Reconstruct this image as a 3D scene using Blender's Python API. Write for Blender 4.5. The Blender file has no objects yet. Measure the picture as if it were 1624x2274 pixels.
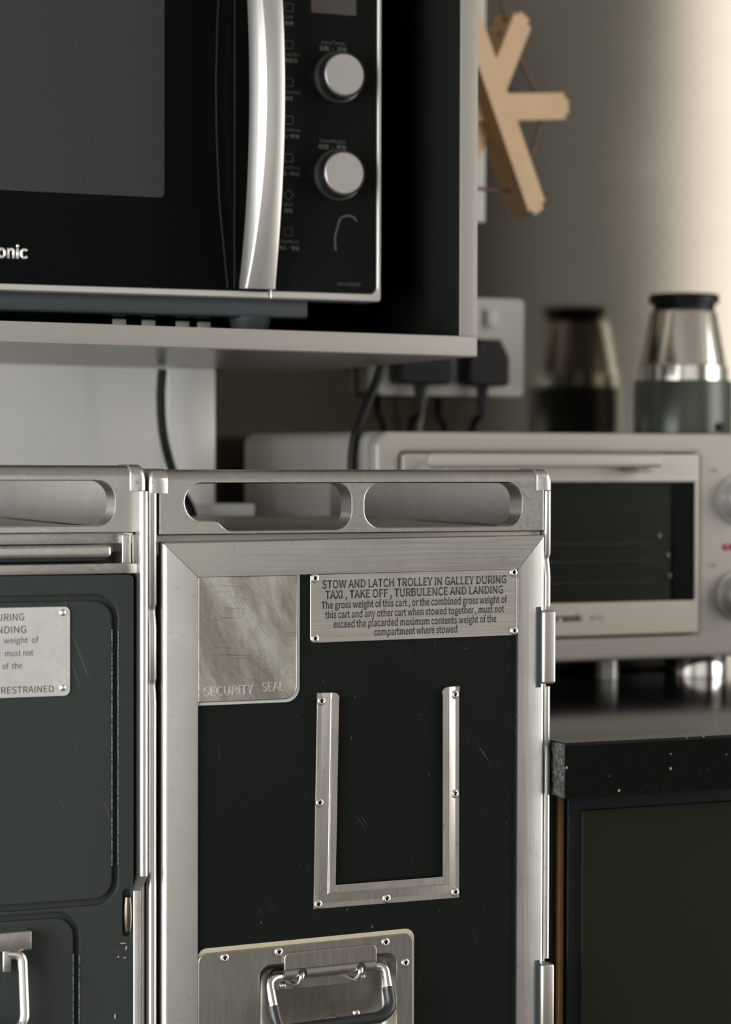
import bpy, bmesh, math, random
from mathutils import Vector, Matrix
random.seed(7)
S = bpy.context.scene
COL = S.collection

# ------------------------------------------------------------------ camera
FPX, YAW = 5300.0, math.radians(23.0)
PITCH = math.atan((1137 - 1015.0) / FPX)
ROLL = 0.0025
fw = Vector((math.sin(YAW) * math.cos(PITCH), math.cos(YAW) * math.cos(PITCH), -math.sin(PITCH)))
rt = Vector((math.cos(YAW), -math.sin(YAW), 0.0))
up = rt.cross(fw)
rt, up = rt * math.cos(ROLL) + up * math.sin(ROLL), up * math.cos(ROLL) - rt * math.sin(ROLL)
cam_d = bpy.data.cameras.new('camera')
cam = bpy.data.objects.new('camera', cam_d)
COL.objects.link(cam)
M = Matrix((rt, up, -fw)).transposed().to_4x4()
M.translation = Vector((-0.64412532, -1.53128789, 1.03878618))
cam.matrix_world = M
cam_d.sensor_fit = 'VERTICAL'
cam_d.sensor_height = 36.0
cam_d.sensor_width = 36.0 * 1624 / 2274
cam_d.lens = 36.0 * FPX / 2274.0
cam_d.clip_start = 0.02
cam_d.dof.use_dof = True
cam_d.dof.focus_distance = 1.665
cam_d.dof.aperture_fstop = 5.6
S.camera = cam

# ------------------------------------------------------------------ world, lights, exposure
w = bpy.data.worlds.new('world')
S.world = w
w.use_nodes = True
w.node_tree.nodes['Background'].inputs[0].default_value = (0.80, 0.86, 0.92, 1)
w.node_tree.nodes['Background'].inputs[1].default_value = 0.5

def area(name, loc, direction, sx, sy, power, col):
    l = bpy.data.lights.new(name, 'AREA')
    l.shape = 'RECTANGLE'; l.size = sx; l.size_y = sy; l.energy = power; l.color = col
    o = bpy.data.objects.new(name, l)
    COL.objects.link(o)
    o.location = loc
    o.rotation_euler = Vector(direction).to_track_quat('-Z', 'Y').to_euler()
    return o
# daylight entering through the two windows of the room
area('window_daylight_right', (2.38, -1.15, 1.30), (-1, 0, 0), 1.9, 2.4, 58, (1.0, 0.95, 0.88))
area('window_daylight_left', (-1.98, -1.10, 1.10), (1, 0, 0), 1.7, 1.5, 84, (0.99, 1.0, 0.985))
S.view_settings.view_transform = 'Standard'
S.view_settings.look = 'None'
S.view_settings.gamma = 1.0
S.view_settings.use_curve_mapping = False
S.view_settings.exposure = 0.18

# ------------------------------------------------------------------ materials
def newmat(name):
    m = bpy.data.materials.new(name)
    m.use_nodes = True
    nt = m.node_tree
    return m, nt, nt.nodes, nt.links, nt.nodes['Principled BSDF']

def plain(name, col, rough=0.5, metal=0.0, spec=0.5, coat=0.0):
    m, nt, n, l, b = newmat(name)
    b.inputs['Base Color'].default_value = (*col, 1)
    b.inputs['Roughness'].default_value = rough
    b.inputs['Metallic'].default_value = metal
    b.inputs['Specular IOR Level'].default_value = spec
    b.inputs['Coat Weight'].default_value = coat
    return m

def coords(n, l, scale, rot=(0, 0, 0)):
    t = n.new('ShaderNodeTexCoord'); mp = n.new('ShaderNodeMapping')
    mp.inputs['Scale'].default_value = scale
    if any(rot):
        m0 = n.new('ShaderNodeMapping'); m0.inputs['Rotation'].default_value = rot
        l.new(t.outputs['Object'], m0.inputs['Vector']); l.new(m0.outputs['Vector'], mp.inputs['Vector'])
    else:
        l.new(t.outputs['Object'], mp.inputs['Vector'])
    return mp.outputs['Vector']

def noise(n, l, vec, scale=1.0, detail=3.0, rough=0.6):
    t = n.new('ShaderNodeTexNoise')
    t.inputs['Scale'].default_value = scale; t.inputs['Detail'].default_value = detail
    t.inputs['Roughness'].default_value = rough
    l.new(vec, t.inputs['Vector'])
    return t.outputs['Fac']

def ramp(n, l, fac, a, b, ca=(0, 0, 0), cb=(1, 1, 1)):
    r = n.new('ShaderNodeValToRGB')
    r.color_ramp.elements[0].position = a; r.color_ramp.elements[1].position = b
    r.color_ramp.elements[0].color = (*ca, 1); r.color_ramp.elements[1].color = (*cb, 1)
    l.new(fac, r.inputs['Fac'])
    return r.outputs['Color']

def mix(n, l, fac, a, b, blend='MIX'):
    m = n.new('ShaderNodeMix'); m.data_type = 'RGBA'; m.blend_type = blend
    for idx, v in ((0, fac), (6, a), (7, b)):
        if isinstance(v, bpy.types.NodeSocket):
            l.new(v, m.inputs[idx])
        elif idx == 0:
            m.inputs[0].default_value = v
        else:
            m.inputs[idx].default_value = (*v, 1)
    return m.outputs[2]

def math_n(n, l, op, a, b):
    m = n.new('ShaderNodeMath'); m.operation = op
    for i, v in enumerate((a, b)):
        if isinstance(v, bpy.types.NodeSocket):
            l.new(v, m.inputs[i])
        else:
            m.inputs[i].default_value = v
    return m.outputs[0]

def bump(n, l, b, fac, strength, dist):
    bp = n.new('ShaderNodeBump')
    bp.inputs['Strength'].default_value = strength; bp.inputs['Distance'].default_value = dist
    l.new(fac, bp.inputs['Height']); l.new(bp.outputs['Normal'], b.inputs['Normal'])

def scratch_mask(n, l, sets, thr=0.70, width=0.03, patch=(14, 0.50, 0.62)):
    """thin, long streaks in several directions, broken into patches"""
    out = None
    for (ang, sc, ln) in sets:
        v = coords(n, l, (sc, 1, ln), (0, ang, 0))
        f = noise(n, l, v, 1.0, 1.0, 0.5)
        r = ramp(n, l, f, thr, thr + width)
        out = r if out is None else mix(n, l, 1.0, out, r, 'LIGHTEN')
    p = ramp(n, l, noise(n, l, coords(n, l, (patch[0],) * 3), 1.0, 2.0), patch[1], patch[2])
    return mix(n, l, 1.0, out, p, 'MULTIPLY')

def brushed(name, col, rough, brush, grime=(0.25, 0.22, 0.19), grime_amt=0.0, scr=0.0, var=0.10, bstr=0.10):
    """brushed metal: 'brush' is the coordinate scale of the brush lines"""
    m, nt, n, l, b = newmat(name)
    b.inputs['Metallic'].default_value = 1.0
    f = noise(n, l, coords(n, l, brush), 1.0, 4.0, 0.7)
    big = noise(n, l, coords(n, l, (30, 30, 30)), 1.0, 4.0, 0.6)
    c1 = mix(n, l, f, tuple(c * (1 - var) for c in col), tuple(min(1, c * (1 + var)) for c in col))
    c1 = mix(n, l, ramp(n, l, big, 0.35, 0.7), c1, tuple(c * 0.9 for c in col))
    if grime_amt > 0:
        g = ramp(n, l, noise(n, l, coords(n, l, (160, 160, 160)), 1.0, 4.0, 0.65), 0.63, 0.70)
        g = mix(n, l, grime_amt, (0, 0, 0), g)
        c1 = mix(n, l, g, c1, grime)
    rv = math_n(n, l, 'MULTIPLY_ADD', f, 0.16)
    rv.node.inputs[2].default_value = rough - 0.08
    if scr > 0:
        s = scratch_mask(n, l, [(0.5, 900, 25), (-0.7, 800, 22), (1.25, 850, 30)], 0.66, 0.05)
        s2 = mix(n, l, scr, (0, 0, 0), s)
        c1 = mix(n, l, s2, c1, tuple(min(1, c * 1.35) for c in col))
    l.new(c1, b.inputs['Base Color'])
    l.new(rv, b.inputs['Roughness'])
    bump(n, l, b, f, bstr, 0.0004)
    return m

MAT = {}
MAT['alu_v'] = brushed('aluminium_vertical_brush', (0.72, 0.707, 0.685), 0.31, (900, 900, 12), grime_amt=0.2, var=0.05, bstr=0.03)
MAT['alu_h'] = brushed('aluminium_horizontal_brush', (0.62, 0.60, 0.565), 0.31, (12, 900, 900), grime_amt=0.3, scr=0.6, var=0.05, bstr=0.03)
MAT['cast'] = brushed('worn_cast_aluminium', (0.58, 0.56, 0.53), 0.32, (300, 300, 300), grime_amt=0.45, scr=0.6, var=0.12, bstr=0.18)
MAT['cast_cap'] = brushed('corner_cap_metal', (0.66, 0.64, 0.61), 0.36, (250, 250, 250), grime_amt=0.6, scr=0.5, var=0.1, bstr=0.2)
MAT['post'] = brushed('polished_post', (0.62, 0.61, 0.59), 0.36, (700, 700, 10), grime_amt=0.5)
MAT['placard'] = brushed('placard_steel', (0.60, 0.57, 0.535), 0.36, (8, 900, 900), var=0.05, bstr=0.05)
MAT['placard_pale'] = brushed('placard_pale_steel', (0.72, 0.72, 0.71), 0.5, (420, 420, 420), var=0.14, bstr=0.1)
MAT['bracket'] = brushed('bracket_steel', (0.60, 0.57, 0.535), 0.36, (500, 500, 30), grime_amt=0.3, var=0.06, scr=0.3, bstr=0.06)
MAT['latch'] = brushed('latch_steel', (0.42, 0.395, 0.36), 0.34, (500, 500, 40), grime_amt=0.15, var=0.14, bstr=0.06)
MAT['rod'] = plain('polished_rod', (0.72, 0.70, 0.67), 0.2, 1.0)
MAT['rivet'] = plain('rivet_metal', (0.80, 0.79, 0.76), 0.27, 1.0)
MAT['bronze'] = plain('worn_dark_metal', (0.13, 0.105, 0.085), 0.33, 1.0)
MAT['emboss'] = plain('embossed_letter_steel', (0.80, 0.78, 0.74), 0.32, 1.0)
MAT['hole'] = plain('dark_hole', (0.01, 0.01, 0.01), 0.7)
MAT['deck'] = brushed('deck_metal', (0.34, 0.32, 0.29), 0.45, (500, 20, 500))
MAT['side'] = brushed('side_rail_metal', (0.56, 0.55, 0.53), 0.42, (500, 15, 900), var=0.12)
MAT['hinge'] = plain('hinge_metal', (0.52, 0.485, 0.455), 0.38, 1.0)
MAT['slate'] = plain('slate_recess', (0.035, 0.044, 0.048), 0.6, 0, 0.2)
MAT['gap'] = plain('painted_gap_shade', (0.035, 0.04, 0.042), 0.55)  # dark tone that paints in the shade of the gaps on the trolley cores
MAT['rubber'] = plain('black_rubber_grip', (0.012, 0.013, 0.014), 0.38)
MAT['sealant'] = plain('aged_sealant', (0.36, 0.32, 0.23), 0.6)
MAT['sealant_grey'] = plain('grey_sealant', (0.34, 0.35, 0.33), 0.5)
MAT['ink'] = plain('black_ink', (0.012, 0.012, 0.013), 0.5)

def seal_steel():
    m, nt, n, l, b = newmat('scuffed_seal_plate_steel')
    b.inputs['Metallic'].default_value = 1.0
    f = noise(n, l, coords(n, l, (900, 900, 25), (0, 0.06, 0)), 1.0, 4.0, 0.7)
    big = noise(n, l, coords(n, l, (46, 46, 15), (0, 0.35, 0)), 1.0, 4.0, 0.6)
    c = mix(n, l, ramp(n, l, big, 0.40, 0.60), (0.80, 0.78, 0.73), (0.36, 0.33, 0.295))
    c = mix(n, l, math_n(n, l, 'MULTIPLY', f, 0.45), c, (0.62, 0.59, 0.55))
    s = scratch_mask(n, l, [(0.62, 2200, 45), (0.80, 1900, 40), (-1.45, 2000, 40), (0.45, 2600, 50), (1.2, 2300, 60), (-0.5, 2400, 60)], 0.60, 0.10, (24, 0.34, 0.60))
    s2 = scratch_mask(n, l, [(0.68, 1000, 14), (0.55, 1100, 16), (1.5, 1300, 22), (0.60, 1500, 10)], 0.655, 0.05, (14, 0.42, 0.58))
    c = mix(n, l, mix(n, l, 0.45, (0, 0, 0), s), c, (0.16, 0.14, 0.12))
    c = mix(n, l, mix(n, l, 0.75, (0, 0, 0), s2), c, (0.17, 0.15, 0.13))
    l.new(c, b.inputs['Base Color'])
    r = math_n(n, l, 'MULTIPLY_ADD', f, 0.2); r.node.inputs[2].default_value = 0.24
    l.new(r, b.inputs['Roughness'])
    bump(n, l, b, f, 0.06, 0.0003)
    return m
MAT['seal'] = seal_steel()

def dark_panel(name, col, rough, amount, scale=1.0, mark=(0.20, 0.20, 0.18)):
    m, nt, n, l, b = newmat(name)
    s = scratch_mask(n, l, [(0.35, 420 * scale, 9), (0.6, 480 * scale, 12), (-0.08, 500 * scale, 10)], 0.715, 0.03, (17, 0.54, 0.64))
    s = mix(n, l, amount, (0, 0, 0), s)
    spots = ramp(n, l, noise(n, l, coords(n, l, (230, 230, 150)), 1.0, 2.0), 0.735, 0.77)
    spots = mix(n, l, amount * 0.6, (0, 0, 0), spots)
    c = mix(n, l, s, col, mark)
    c = mix(n, l, spots, c, mark)
    l.new(c, b.inputs['Base Color'])
    sm = ramp(n, l, noise(n, l, coords(n, l, (9, 9, 9)), 1.0, 4.0), 0.3, 0.75, (rough,) * 3, (rough + 0.14,) * 3)
    l.new(sm, b.inputs['Roughness'])
    b.inputs['Specular IOR Level'].default_value = 0.07
    return m
MAT['black_panel'] = dark_panel('black_laminate', (0.0065, 0.0078, 0.0072), 0.36, 0.36, 1.6)
MAT['grey_panel'] = dark_panel('charcoal_painted_metal', (0.028, 0.033, 0.0315), 0.48, 0.13)

MAT['cab_edge'] = plain('silver_edge_band', (0.28, 0.262, 0.243), 0.50, 0.5)
MAT['cab_under'] = plain('grey_gloss_underside', (0.20, 0.185, 0.165), 0.28)
MAT['cab_inner'] = plain('black_cabinet_lining', (0.006, 0.0075, 0.0065), 0.5, 0, 0.2)
MAT['oven_black'] = plain('black_door_glass', (0.002, 0.003, 0.0027), 0.10, 0, 0.04)
MAT['panel_black'] = plain('black_control_panel', (0.006, 0.007, 0.006), 0.26, 0, 0.08)
MAT['oven_trim'] = plain('silver_trim', (0.52, 0.50, 0.475), 0.42, 0.7)
MAT['oven_base'] = plain('dark_oven_base', (0.030, 0.039, 0.044), 0.45)
MAT['handle_silver'] = plain('silver_handle_paint', (0.50, 0.485, 0.465), 0.36, 0.8)
MAT['knob_face'] = plain('knob_face_aluminium', (0.36, 0.345, 0.33), 0.40, 0.6)
MAT['knob_side'] = plain('black_knob_side', (0.014, 0.015, 0.015), 0.30)
MAT['display'] = plain('display_window', (0.060, 0.052, 0.047), 0.2)
MAT['print'] = plain('grey_print', (0.09, 0.087, 0.08), 0.5)
MAT['print_dim'] = plain('dim_grey_print', (0.045, 0.045, 0.042), 0.5)
MAT['print_red'] = plain('dim_red_print', (0.045, 0.008, 0.008), 0.5)
MAT['logo'] = plain('silver_logo', (0.62, 0.61, 0.58), 0.4, 0.5)
MAT['seam'] = plain('dark_seam', (0.012, 0.013, 0.012), 0.4, 0, 0.2)

def window_screen():
    m, nt, n, l, b = newmat('perforated_door_screen')
    v = n.new('ShaderNodeTexVoronoi'); v.inputs['Scale'].default_value = 620
    v.inputs['Randomness'].default_value = 0.0
    l.new(coords(n, l, (1, 0.0, 1), (0, 0.3, 0)), v.inputs['Vector'])
    d = ramp(n, l, v.outputs['Distance'], 0.25, 0.5)
    c = mix(n, l, d, (0.012, 0.016, 0.018), (0.028, 0.032, 0.032))
    l.new(c, b.inputs['Base Color'])
    b.inputs['Roughness'].default_value = 0.32
    b.inputs['Specular IOR Level'].default_value = 0.2
    b.inputs['Coat Weight'].default_value = 0.15
    b.inputs['Coat Roughness'].default_value = 0.08
    return m
MAT['screen'] = window_screen()

def wood(name, a, c, scale):
    m, nt, n, l, b = newmat(name)
    f = noise(n, l, coords(n, l, scale), 1.0, 4.0, 0.6)
    l.new(mix(n, l, f, a, c), b.inputs['Base Color'])
    b.inputs['Roughness'].default_value = 0.5
    return m
MAT['wood'] = wood('beech_wood', (0.40, 0.25, 0.13), (0.52, 0.345, 0.19), (40, 40, 40))
MAT['ply'] = wood('plywood_edge', (0.10, 0.05, 0.015), (0.26, 0.135, 0.045), (300, 300, 60))
MAT['cord'] = plain('brown_elastic_cord', (0.13, 0.075, 0.05), 0.7)
MAT['white_plastic'] = plain('white_plastic', (0.46, 0.445, 0.415), 0.35)
MAT['black_plastic'] = plain('black_plastic', (0.006, 0.0065, 0.007), 0.42, 0, 0.2)
MAT['grey_cable'] = plain('grey_cable', (0.30, 0.29, 0.27), 0.5)
MAT['toaster_white'] = plain('white_enamel', (0.37, 0.345, 0.315), 0.30)
MAT['toaster_side'] = plain('white_enamel_side', (0.37, 0.35, 0.33), 0.35)
MAT['toaster_door'] = plain('silver_door_strip', (0.44, 0.41, 0.37), 0.42, 0.3)
MAT['toaster_glass'] = plain('smoked_oven_glass', (0.014, 0.016, 0.013), 0.16, 0, 0.3)
MAT['toaster_glass_edge'] = plain('black_glass_border', (0.002, 0.003, 0.003), 0.2, 0, 0.1)
MAT['chrome'] = plain('chrome', (0.75, 0.74, 0.72), 0.12, 1.0)
MAT['knob_grey'] = plain('grey_knob', (0.42, 0.42, 0.41), 0.35, 0.4)
MAT['red_lamp'] = plain('red_pilot_lamp', (0.45, 0.01, 0.015), 0.25)
MAT['rack'] = plain('dull_rack_wire', (0.06, 0.06, 0.055), 0.4, 1.0)
MAT['steel_flask'] = plain('polished_flask_steel', (0.74, 0.71, 0.66), 0.17, 1.0)
MAT['green_flask'] = plain('green_hammered_enamel', (0.068, 0.082, 0.064), 0.28, 0.3)
MAT['olive'] = plain('olive_lacquer', (0.0115, 0.0120, 0.0066), 0.40, 0, 0.07)
MAT['black_frame'] = plain('black_lacquer', (0.004, 0.0055, 0.0055), 0.42, 0, 0.2)

def granite(name, rough, chip=False):
    m, nt, n, l, b = newmat(name)
    v = n.new('ShaderNodeTexVoronoi'); v.inputs['Scale'].default_value = 210
    l.new(coords(n, l, (1, 1, 1)), v.inputs['Vector'])
    near = ramp(n, l, v.outputs['Distance'], 0.16, 0.26, (1, 1, 1), (0, 0, 0))
    pick = n.new('ShaderNodeSeparateColor'); l.new(v.outputs['Color'], pick.inputs[0])
    sel = ramp(n, l, pick.outputs[0], 0.93, 0.95)
    mask = mix(n, l, 1.0, near, sel, 'MULTIPLY')
    base = (0.0045, 0.005, 0.0045)
    c = mix(n, l, mask, base, (0.30, 0.23, 0.19))
    n2 = ramp(n, l, noise(n, l, coords(n, l, (420, 420, 420)), 1.0, 2.0), 0.70, 0.78)
    c = mix(n, l, mix(n, l, 0.35, (0, 0, 0), n2), c, (0.09, 0.09, 0.08))
    if chip:
        g = noise(n, l, coords(n, l, (260, 260, 200), (0.4, 0, 0)), 1.0, 5.0, 0.75)
        c = mix(n, l, ramp(n, l, g, 0.42, 0.68), (0.022, 0.025, 0.025), (0.125, 0.13, 0.125))
        bump(n, l, b, g, 1.0, 0.002)
    l.new(c, b.inputs['Base Color'])
    b.inputs['Roughness'].default_value = rough
    b.inputs['Specular IOR Level'].default_value = 0.30
    return m
MAT['granite'] = granite('polished_black_granite', 0.09)
MAT['granite_end'] = granite('rough_sawn_granite', 0.85, True)

def steel_wall():
    m, nt, n, l, b = newmat('brushed_steel_wall_sheet')
    g = n.new('ShaderNodeBsdfAnisotropic')
    g.distribution = 'BECKMANN'
    f = noise(n, l, coords(n, l, (4, 4, 700)), 1.0, 4.0, 0.7)
    big = noise(n, l, coords(n, l, (3, 3, 5)), 1.0, 3.0)
    l.new(mix(n, l, f, (0.205, 0.188, 0.160), (0.255, 0.235, 0.202)), g.inputs['Color'])
    l.new(ramp(n, l, big, 0.3, 0.7, (0.125,) * 3, (0.145,) * 3), g.inputs['Roughness'])
    bp = n.new('ShaderNodeBump'); bp.inputs['Strength'].default_value = 0.05; bp.inputs['Distance'].default_value = 0.0004
    l.new(f, bp.inputs['Height']); l.new(bp.outputs['Normal'], g.inputs['Normal'])
    l.new(g.outputs['BSDF'], n['Material Output'].inputs['Surface'])
    n.remove(b)
    return m
MAT['steel_wall'] = steel_wall()
def plaster(name, a, c, rough=0.7):
    m, nt, n, l, b = newmat(name)
    l.new(mix(n, l, noise(n, l, coords(n, l, (5, 5, 5)), 1.0, 4.0), a, c), b.inputs['Base Color'])
    b.inputs['Roughness'].default_value = rough
    return m
MAT['pale_wall'] = plaster('pale_grey_panel_paint', (0.80, 0.79, 0.765), (0.84, 0.83, 0.805), 0.4)
MAT['room'] = plaster('room_paint', (0.66, 0.65, 0.63), (0.72, 0.71, 0.69))
MAT['ceiling'] = plaster('ceiling_paint', (0.22, 0.21, 0.19), (0.26, 0.25, 0.23))
MAT['dark_reflection'] = plain('dark_brown_reflection_panel', (0.05, 0.04, 0.03), 0.5)
MAT['floor'] = plaster('dark_floor', (0.07, 0.065, 0.055), (0.10, 0.09, 0.08), 0.5)

# ------------------------------------------------------------------ helpers
WORLD = {}
def link(name, me, parent=None, mats=(), smooth=35):
    o = bpy.data.objects.new(name, me)
    COL.objects.link(o)
    for m in mats:
        me.materials.append(MAT[m])
    if smooth and len(me.polygons):
        me.shade_smooth()
        me.set_sharp_from_angle(angle=math.radians(smooth))
    if parent is not None:
        o.parent = parent
        if parent.type == 'EMPTY':
            o.location = -parent.location
    return o

def tag(o, label, cat, group=None):
    o['label'] = label; o['category'] = cat
    if group: o['group'] = group
    return o

def thing(name, loc, label, cat, group=None):
    o = bpy.data.objects.new(name, None)
    o.empty_display_size = 0.05
    COL.objects.link(o)
    o.location = loc
    return tag(o, label, cat, group)

def shear_mesh(me, sh, x0=0.0):
    if sh:
        for v in me.vertices:
            v.co.z += sh * (v.co.x - x0)

def from_bm(bm, name='m'):
    bmesh.ops.recalc_face_normals(bm, faces=bm.faces)
    me = bpy.data.meshes.new(name)
    bm.to_mesh(me); bm.free()
    return me

def bm_box(bm, x0, x1, y0, y1, z0, z1, bev=0.0, seg=3):
    r = bmesh.ops.create_cube(bm, size=1.0)
    vs = r['verts']
    for v in vs:
        v.co = Vector(((x0 + x1) / 2 + v.co.x * (x1 - x0), (y0 + y1) / 2 + v.co.y * (y1 - y0), (z0 + z1) / 2 + v.co.z * (z1 - z0)))
    if bev > 0:
        es = list({e for v in vs for e in v.link_edges})
        bmesh.ops.bevel(bm, geom=es, offset=bev, segments=seg, affect='EDGES', profile=0.5)

def box(name, x0, x1, y0, y1, z0, z1, mat, parent=None, bev=0.0006, sh=0.0, seg=3):
    bm = bmesh.new()
    bm_box(bm, x0, x1, y0, y1, z0, z1, bev, seg)
    me = from_bm(bm, name)
    shear_mesh(me, sh)
    return link(name, me, parent, [mat], 20 if seg < 4 else 40)

def rounded(x0, x1, z0, z1, r, seg=8):
    """rounded rectangle outline; r = one radius or (bl, br, tr, tl)"""
    if not isinstance(r, (tuple, list)):
        r = (r,) * 4
    pts = []
    for (cx, cz, sx, sz, rr, a0) in ((x0, z0, 1, 1, r[0], 180), (x1, z0, -1, 1, r[1], 270), (x1, z1, -1, -1, r[2], 0), (x0, z1, 1, -1, r[3], 90)):
        if rr <= 0:
            pts.append((cx, cz)); continue
        for k in range(seg + 1):
            a = math.radians(a0 + 90.0 * k / seg)
            pts.append((cx + sx * rr + rr * math.cos(a), cz + sz * rr + rr * math.sin(a)))
    return pts

def eval_curve(cu):
    o = bpy.data.objects.new('tmp', cu)
    COL.objects.link(o)
    dg = bpy.context.evaluated_depsgraph_get()
    me = bpy.data.meshes.new_from_object(o.evaluated_get(dg))
    bpy.data.objects.remove(o)
    bpy.data.curves.remove(cu)
    me.materials.clear()
    return me

def plate_mesh(outlines, y0, y1, bev=0.0004):
    cu = bpy.data.curves.new('outline', 'CURVE')
    cu.dimensions = '2D'; cu.fill_mode = 'BOTH'
    t = (y1 - y0) / 2
    bev = min(bev, t * 0.9)
    cu.extrude = t - bev; cu.bevel_depth = bev; cu.bevel_resolution = 2; cu.offset = -bev
    for pts in outlines:
        s = cu.splines.new('POLY'); s.points.add(len(pts) - 1)
        for i, (x, z) in enumerate(pts):
            s.points[i].co = (x, z, 0, 1)
        s.use_cyclic_u = True
    me = eval_curve(cu)
    ym = (y0 + y1) / 2
    for v in me.vertices:
        x, y, z = v.co
        v.co = (x, ym - z, y)
    return me

def plate(name, outlines, y0, y1, mat, parent=None, bev=0.0004, sh=0.0):
    me = plate_mesh(outlines, y0, y1, bev)
    shear_mesh(me, sh)
    return link(name, me, parent, [mat], 20)

def frame_of(pts, i):
    n = len(pts)
    if i == 0: t = pts[1] - pts[0]
    elif i == n - 1: t = pts[-1] - pts[-2]
    else: t = (pts[i + 1] - pts[i]).normalized() + (pts[i] - pts[i - 1]).normalized()
    return t.normalized()

def bm_tube(bm, pts, rad, seg=12, cap=True):
    pts = [Vector(p) for p in pts]
    rads = rad if isinstance(rad, (list, tuple)) else [rad] * len(pts)
    t = frame_of(pts, 0)
    nrm = t.orthogonal().normalized()
    rings = []
    for i, p in enumerate(pts):
        t2 = frame_of(pts, i)
        nrm = (nrm - t2 * nrm.dot(t2)).normalized()
        bn = t2.cross(nrm)
        rings.append([bm.verts.new(p + (nrm * math.cos(a) + bn * math.sin(a)) * rads[i]) for a in [2 * math.pi * k / seg for k in range(seg)]])
    for a, b in zip(rings, rings[1:]):
        for k in range(seg):
            bm.faces.new((a[k], a[(k + 1) % seg], b[(k + 1) % seg], b[k]))
    if cap:
        bm.faces.new(rings[0][::-1]); bm.faces.new(rings[-1])

def smooth_path(ctrl, rad, seg=8):
    """poly-line with its inner corners rounded to radius rad"""
    ctrl = [Vector(c) for c in ctrl]
    out = [ctrl[0]]
    for a, b, c in zip(ctrl, ctrl[1:], ctrl[2:]):
        d1, d2 = (a - b), (c - b)
        r = min(rad, d1.length * 0.49, d2.length * 0.49)
        p, q = b + d1.normalized() * r, b + d2.normalized() * r
        for k in range(seg + 1):
            u = k / seg
            out.append(p * (1 - u) ** 2 + b * 2 * u * (1 - u) + q * u * u)
    out.append(ctrl[-1])
    return out

def spline(ctrl, n=10):
    """Catmull-Rom through the control points"""
    c = [Vector(p) for p in ctrl]
    c = [c[0] * 2 - c[1]] + c + [c[-1] * 2 - c[-2]]
    out = []
    for i in range(1, len(c) - 2):
        for k in range(n):
            t = k / n
            out.append(0.5 * ((2 * c[i]) + (c[i + 1] - c[i - 1]) * t + (2 * c[i - 1] - 5 * c[i] + 4 * c[i + 1] - c[i + 2]) * t * t + (3 * c[i] - c[i - 1] - 3 * c[i + 1] + c[i + 2]) * t ** 3))
    out.append(c[-2])
    return out

def tube(name, pts, rad, mat, parent=None, seg=12):
    bm = bmesh.new()
    bm_tube(bm, pts, rad, seg)
    return link(name, from_bm(bm, name), parent, [mat], 50)

def lathe_bm(bm, prof, center, axis='Z', seg=48, mat_split=None):
    """revolve (radius, height) points; axis 'Z' up or '-Y' towards the camera side"""
    cx, cy, cz = center
    rings = []
    for (r, h) in prof:
        ring = []
        for k in range(seg):
            a = 2 * math.pi * k / seg
            u, v = r * math.cos(a), r * math.sin(a)
            co = (cx + u, cy + v, cz + h) if axis == 'Z' else (cx + u, cy - h, cz + v)
            ring.append(bm.verts.new(co))
        rings.append(ring)
    for i, (a, b) in enumerate(zip(rings, rings[1:])):
        for k in range(seg):
            f = bm.faces.new((a[k], a[(k + 1) % seg], b[(k + 1) % seg], b[k]))
            if mat_split is not None and i >= mat_split: f.material_index = 1
    f = bm.faces.new(rings[-1])
    if mat_split is not None: f.material_index = 1
    bm.faces.new(rings[0][::-1])

def lathe(name, prof, center, mat, parent=None, axis='Z', seg=48, smooth=35):
    bm = bmesh.new()
    lathe_bm(bm, prof, center, axis, seg)
    return link(name, from_bm(bm, name), parent, [mat], smooth)

import os
def cap_height():
    cu = bpy.data.curves.new('lettering', 'FONT'); cu.body = 'H'; cu.size = 1.0
    if FONT: cu.font = FONT
    me = eval_curve(cu)
    return max(v.co.y for v in me.vertices)
try:
    FONT = bpy.data.fonts.load(os.path.join(bpy.utils.resource_path('LOCAL'), 'datafiles', 'fonts', 'Noto Sans CJK Regular.woff2'))
except Exception:
    FONT = None
CAP = cap_height()
def text(name, body, x0, x1, z, h, y, mat, parent=None, sh=0.0, depth=0.0001, bold=0.0):
    """lettering standing on a plane facing -Y; spans x0..x1, cap height h; x1 None keeps the natural width"""
    cu = bpy.data.curves.new('lettering', 'FONT')
    cu.body = body
    cu.size = 1.0
    if FONT: cu.font = FONT
    cu.offset = bold
    cu.extrude = 0.0
    cu.resolution_u = 5
    me = eval_curve(cu)
    if not me.vertices:
        return None
    xs = [v.co.x for v in me.vertices]
    xa, xb = min(xs), max(xs)
    cap = CAP
    sz = h / cap
    sx = sz if x1 is None else (x1 - x0) / (xb - xa)
    bm = bmesh.new(); bm.from_mesh(me)
    ex = bmesh.ops.extrude_face_region(bm, geom=bm.faces[:])
    for v in bm.verts:
        v.co.z = 0.0
    for e in ex['geom']:
        if isinstance(e, bmesh.types.BMVert): e.co.z = 1.0
    for v in bm.verts:
        px, py, pz = v.co
        X = x0 + (px - xa) * sx
        v.co = (X, y - pz * depth, z + py * sz + sh * (X - x0))
    bpy.data.meshes.remove(me)
    return link(name, from_bm(bm, name), parent, [mat], 0)

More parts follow.
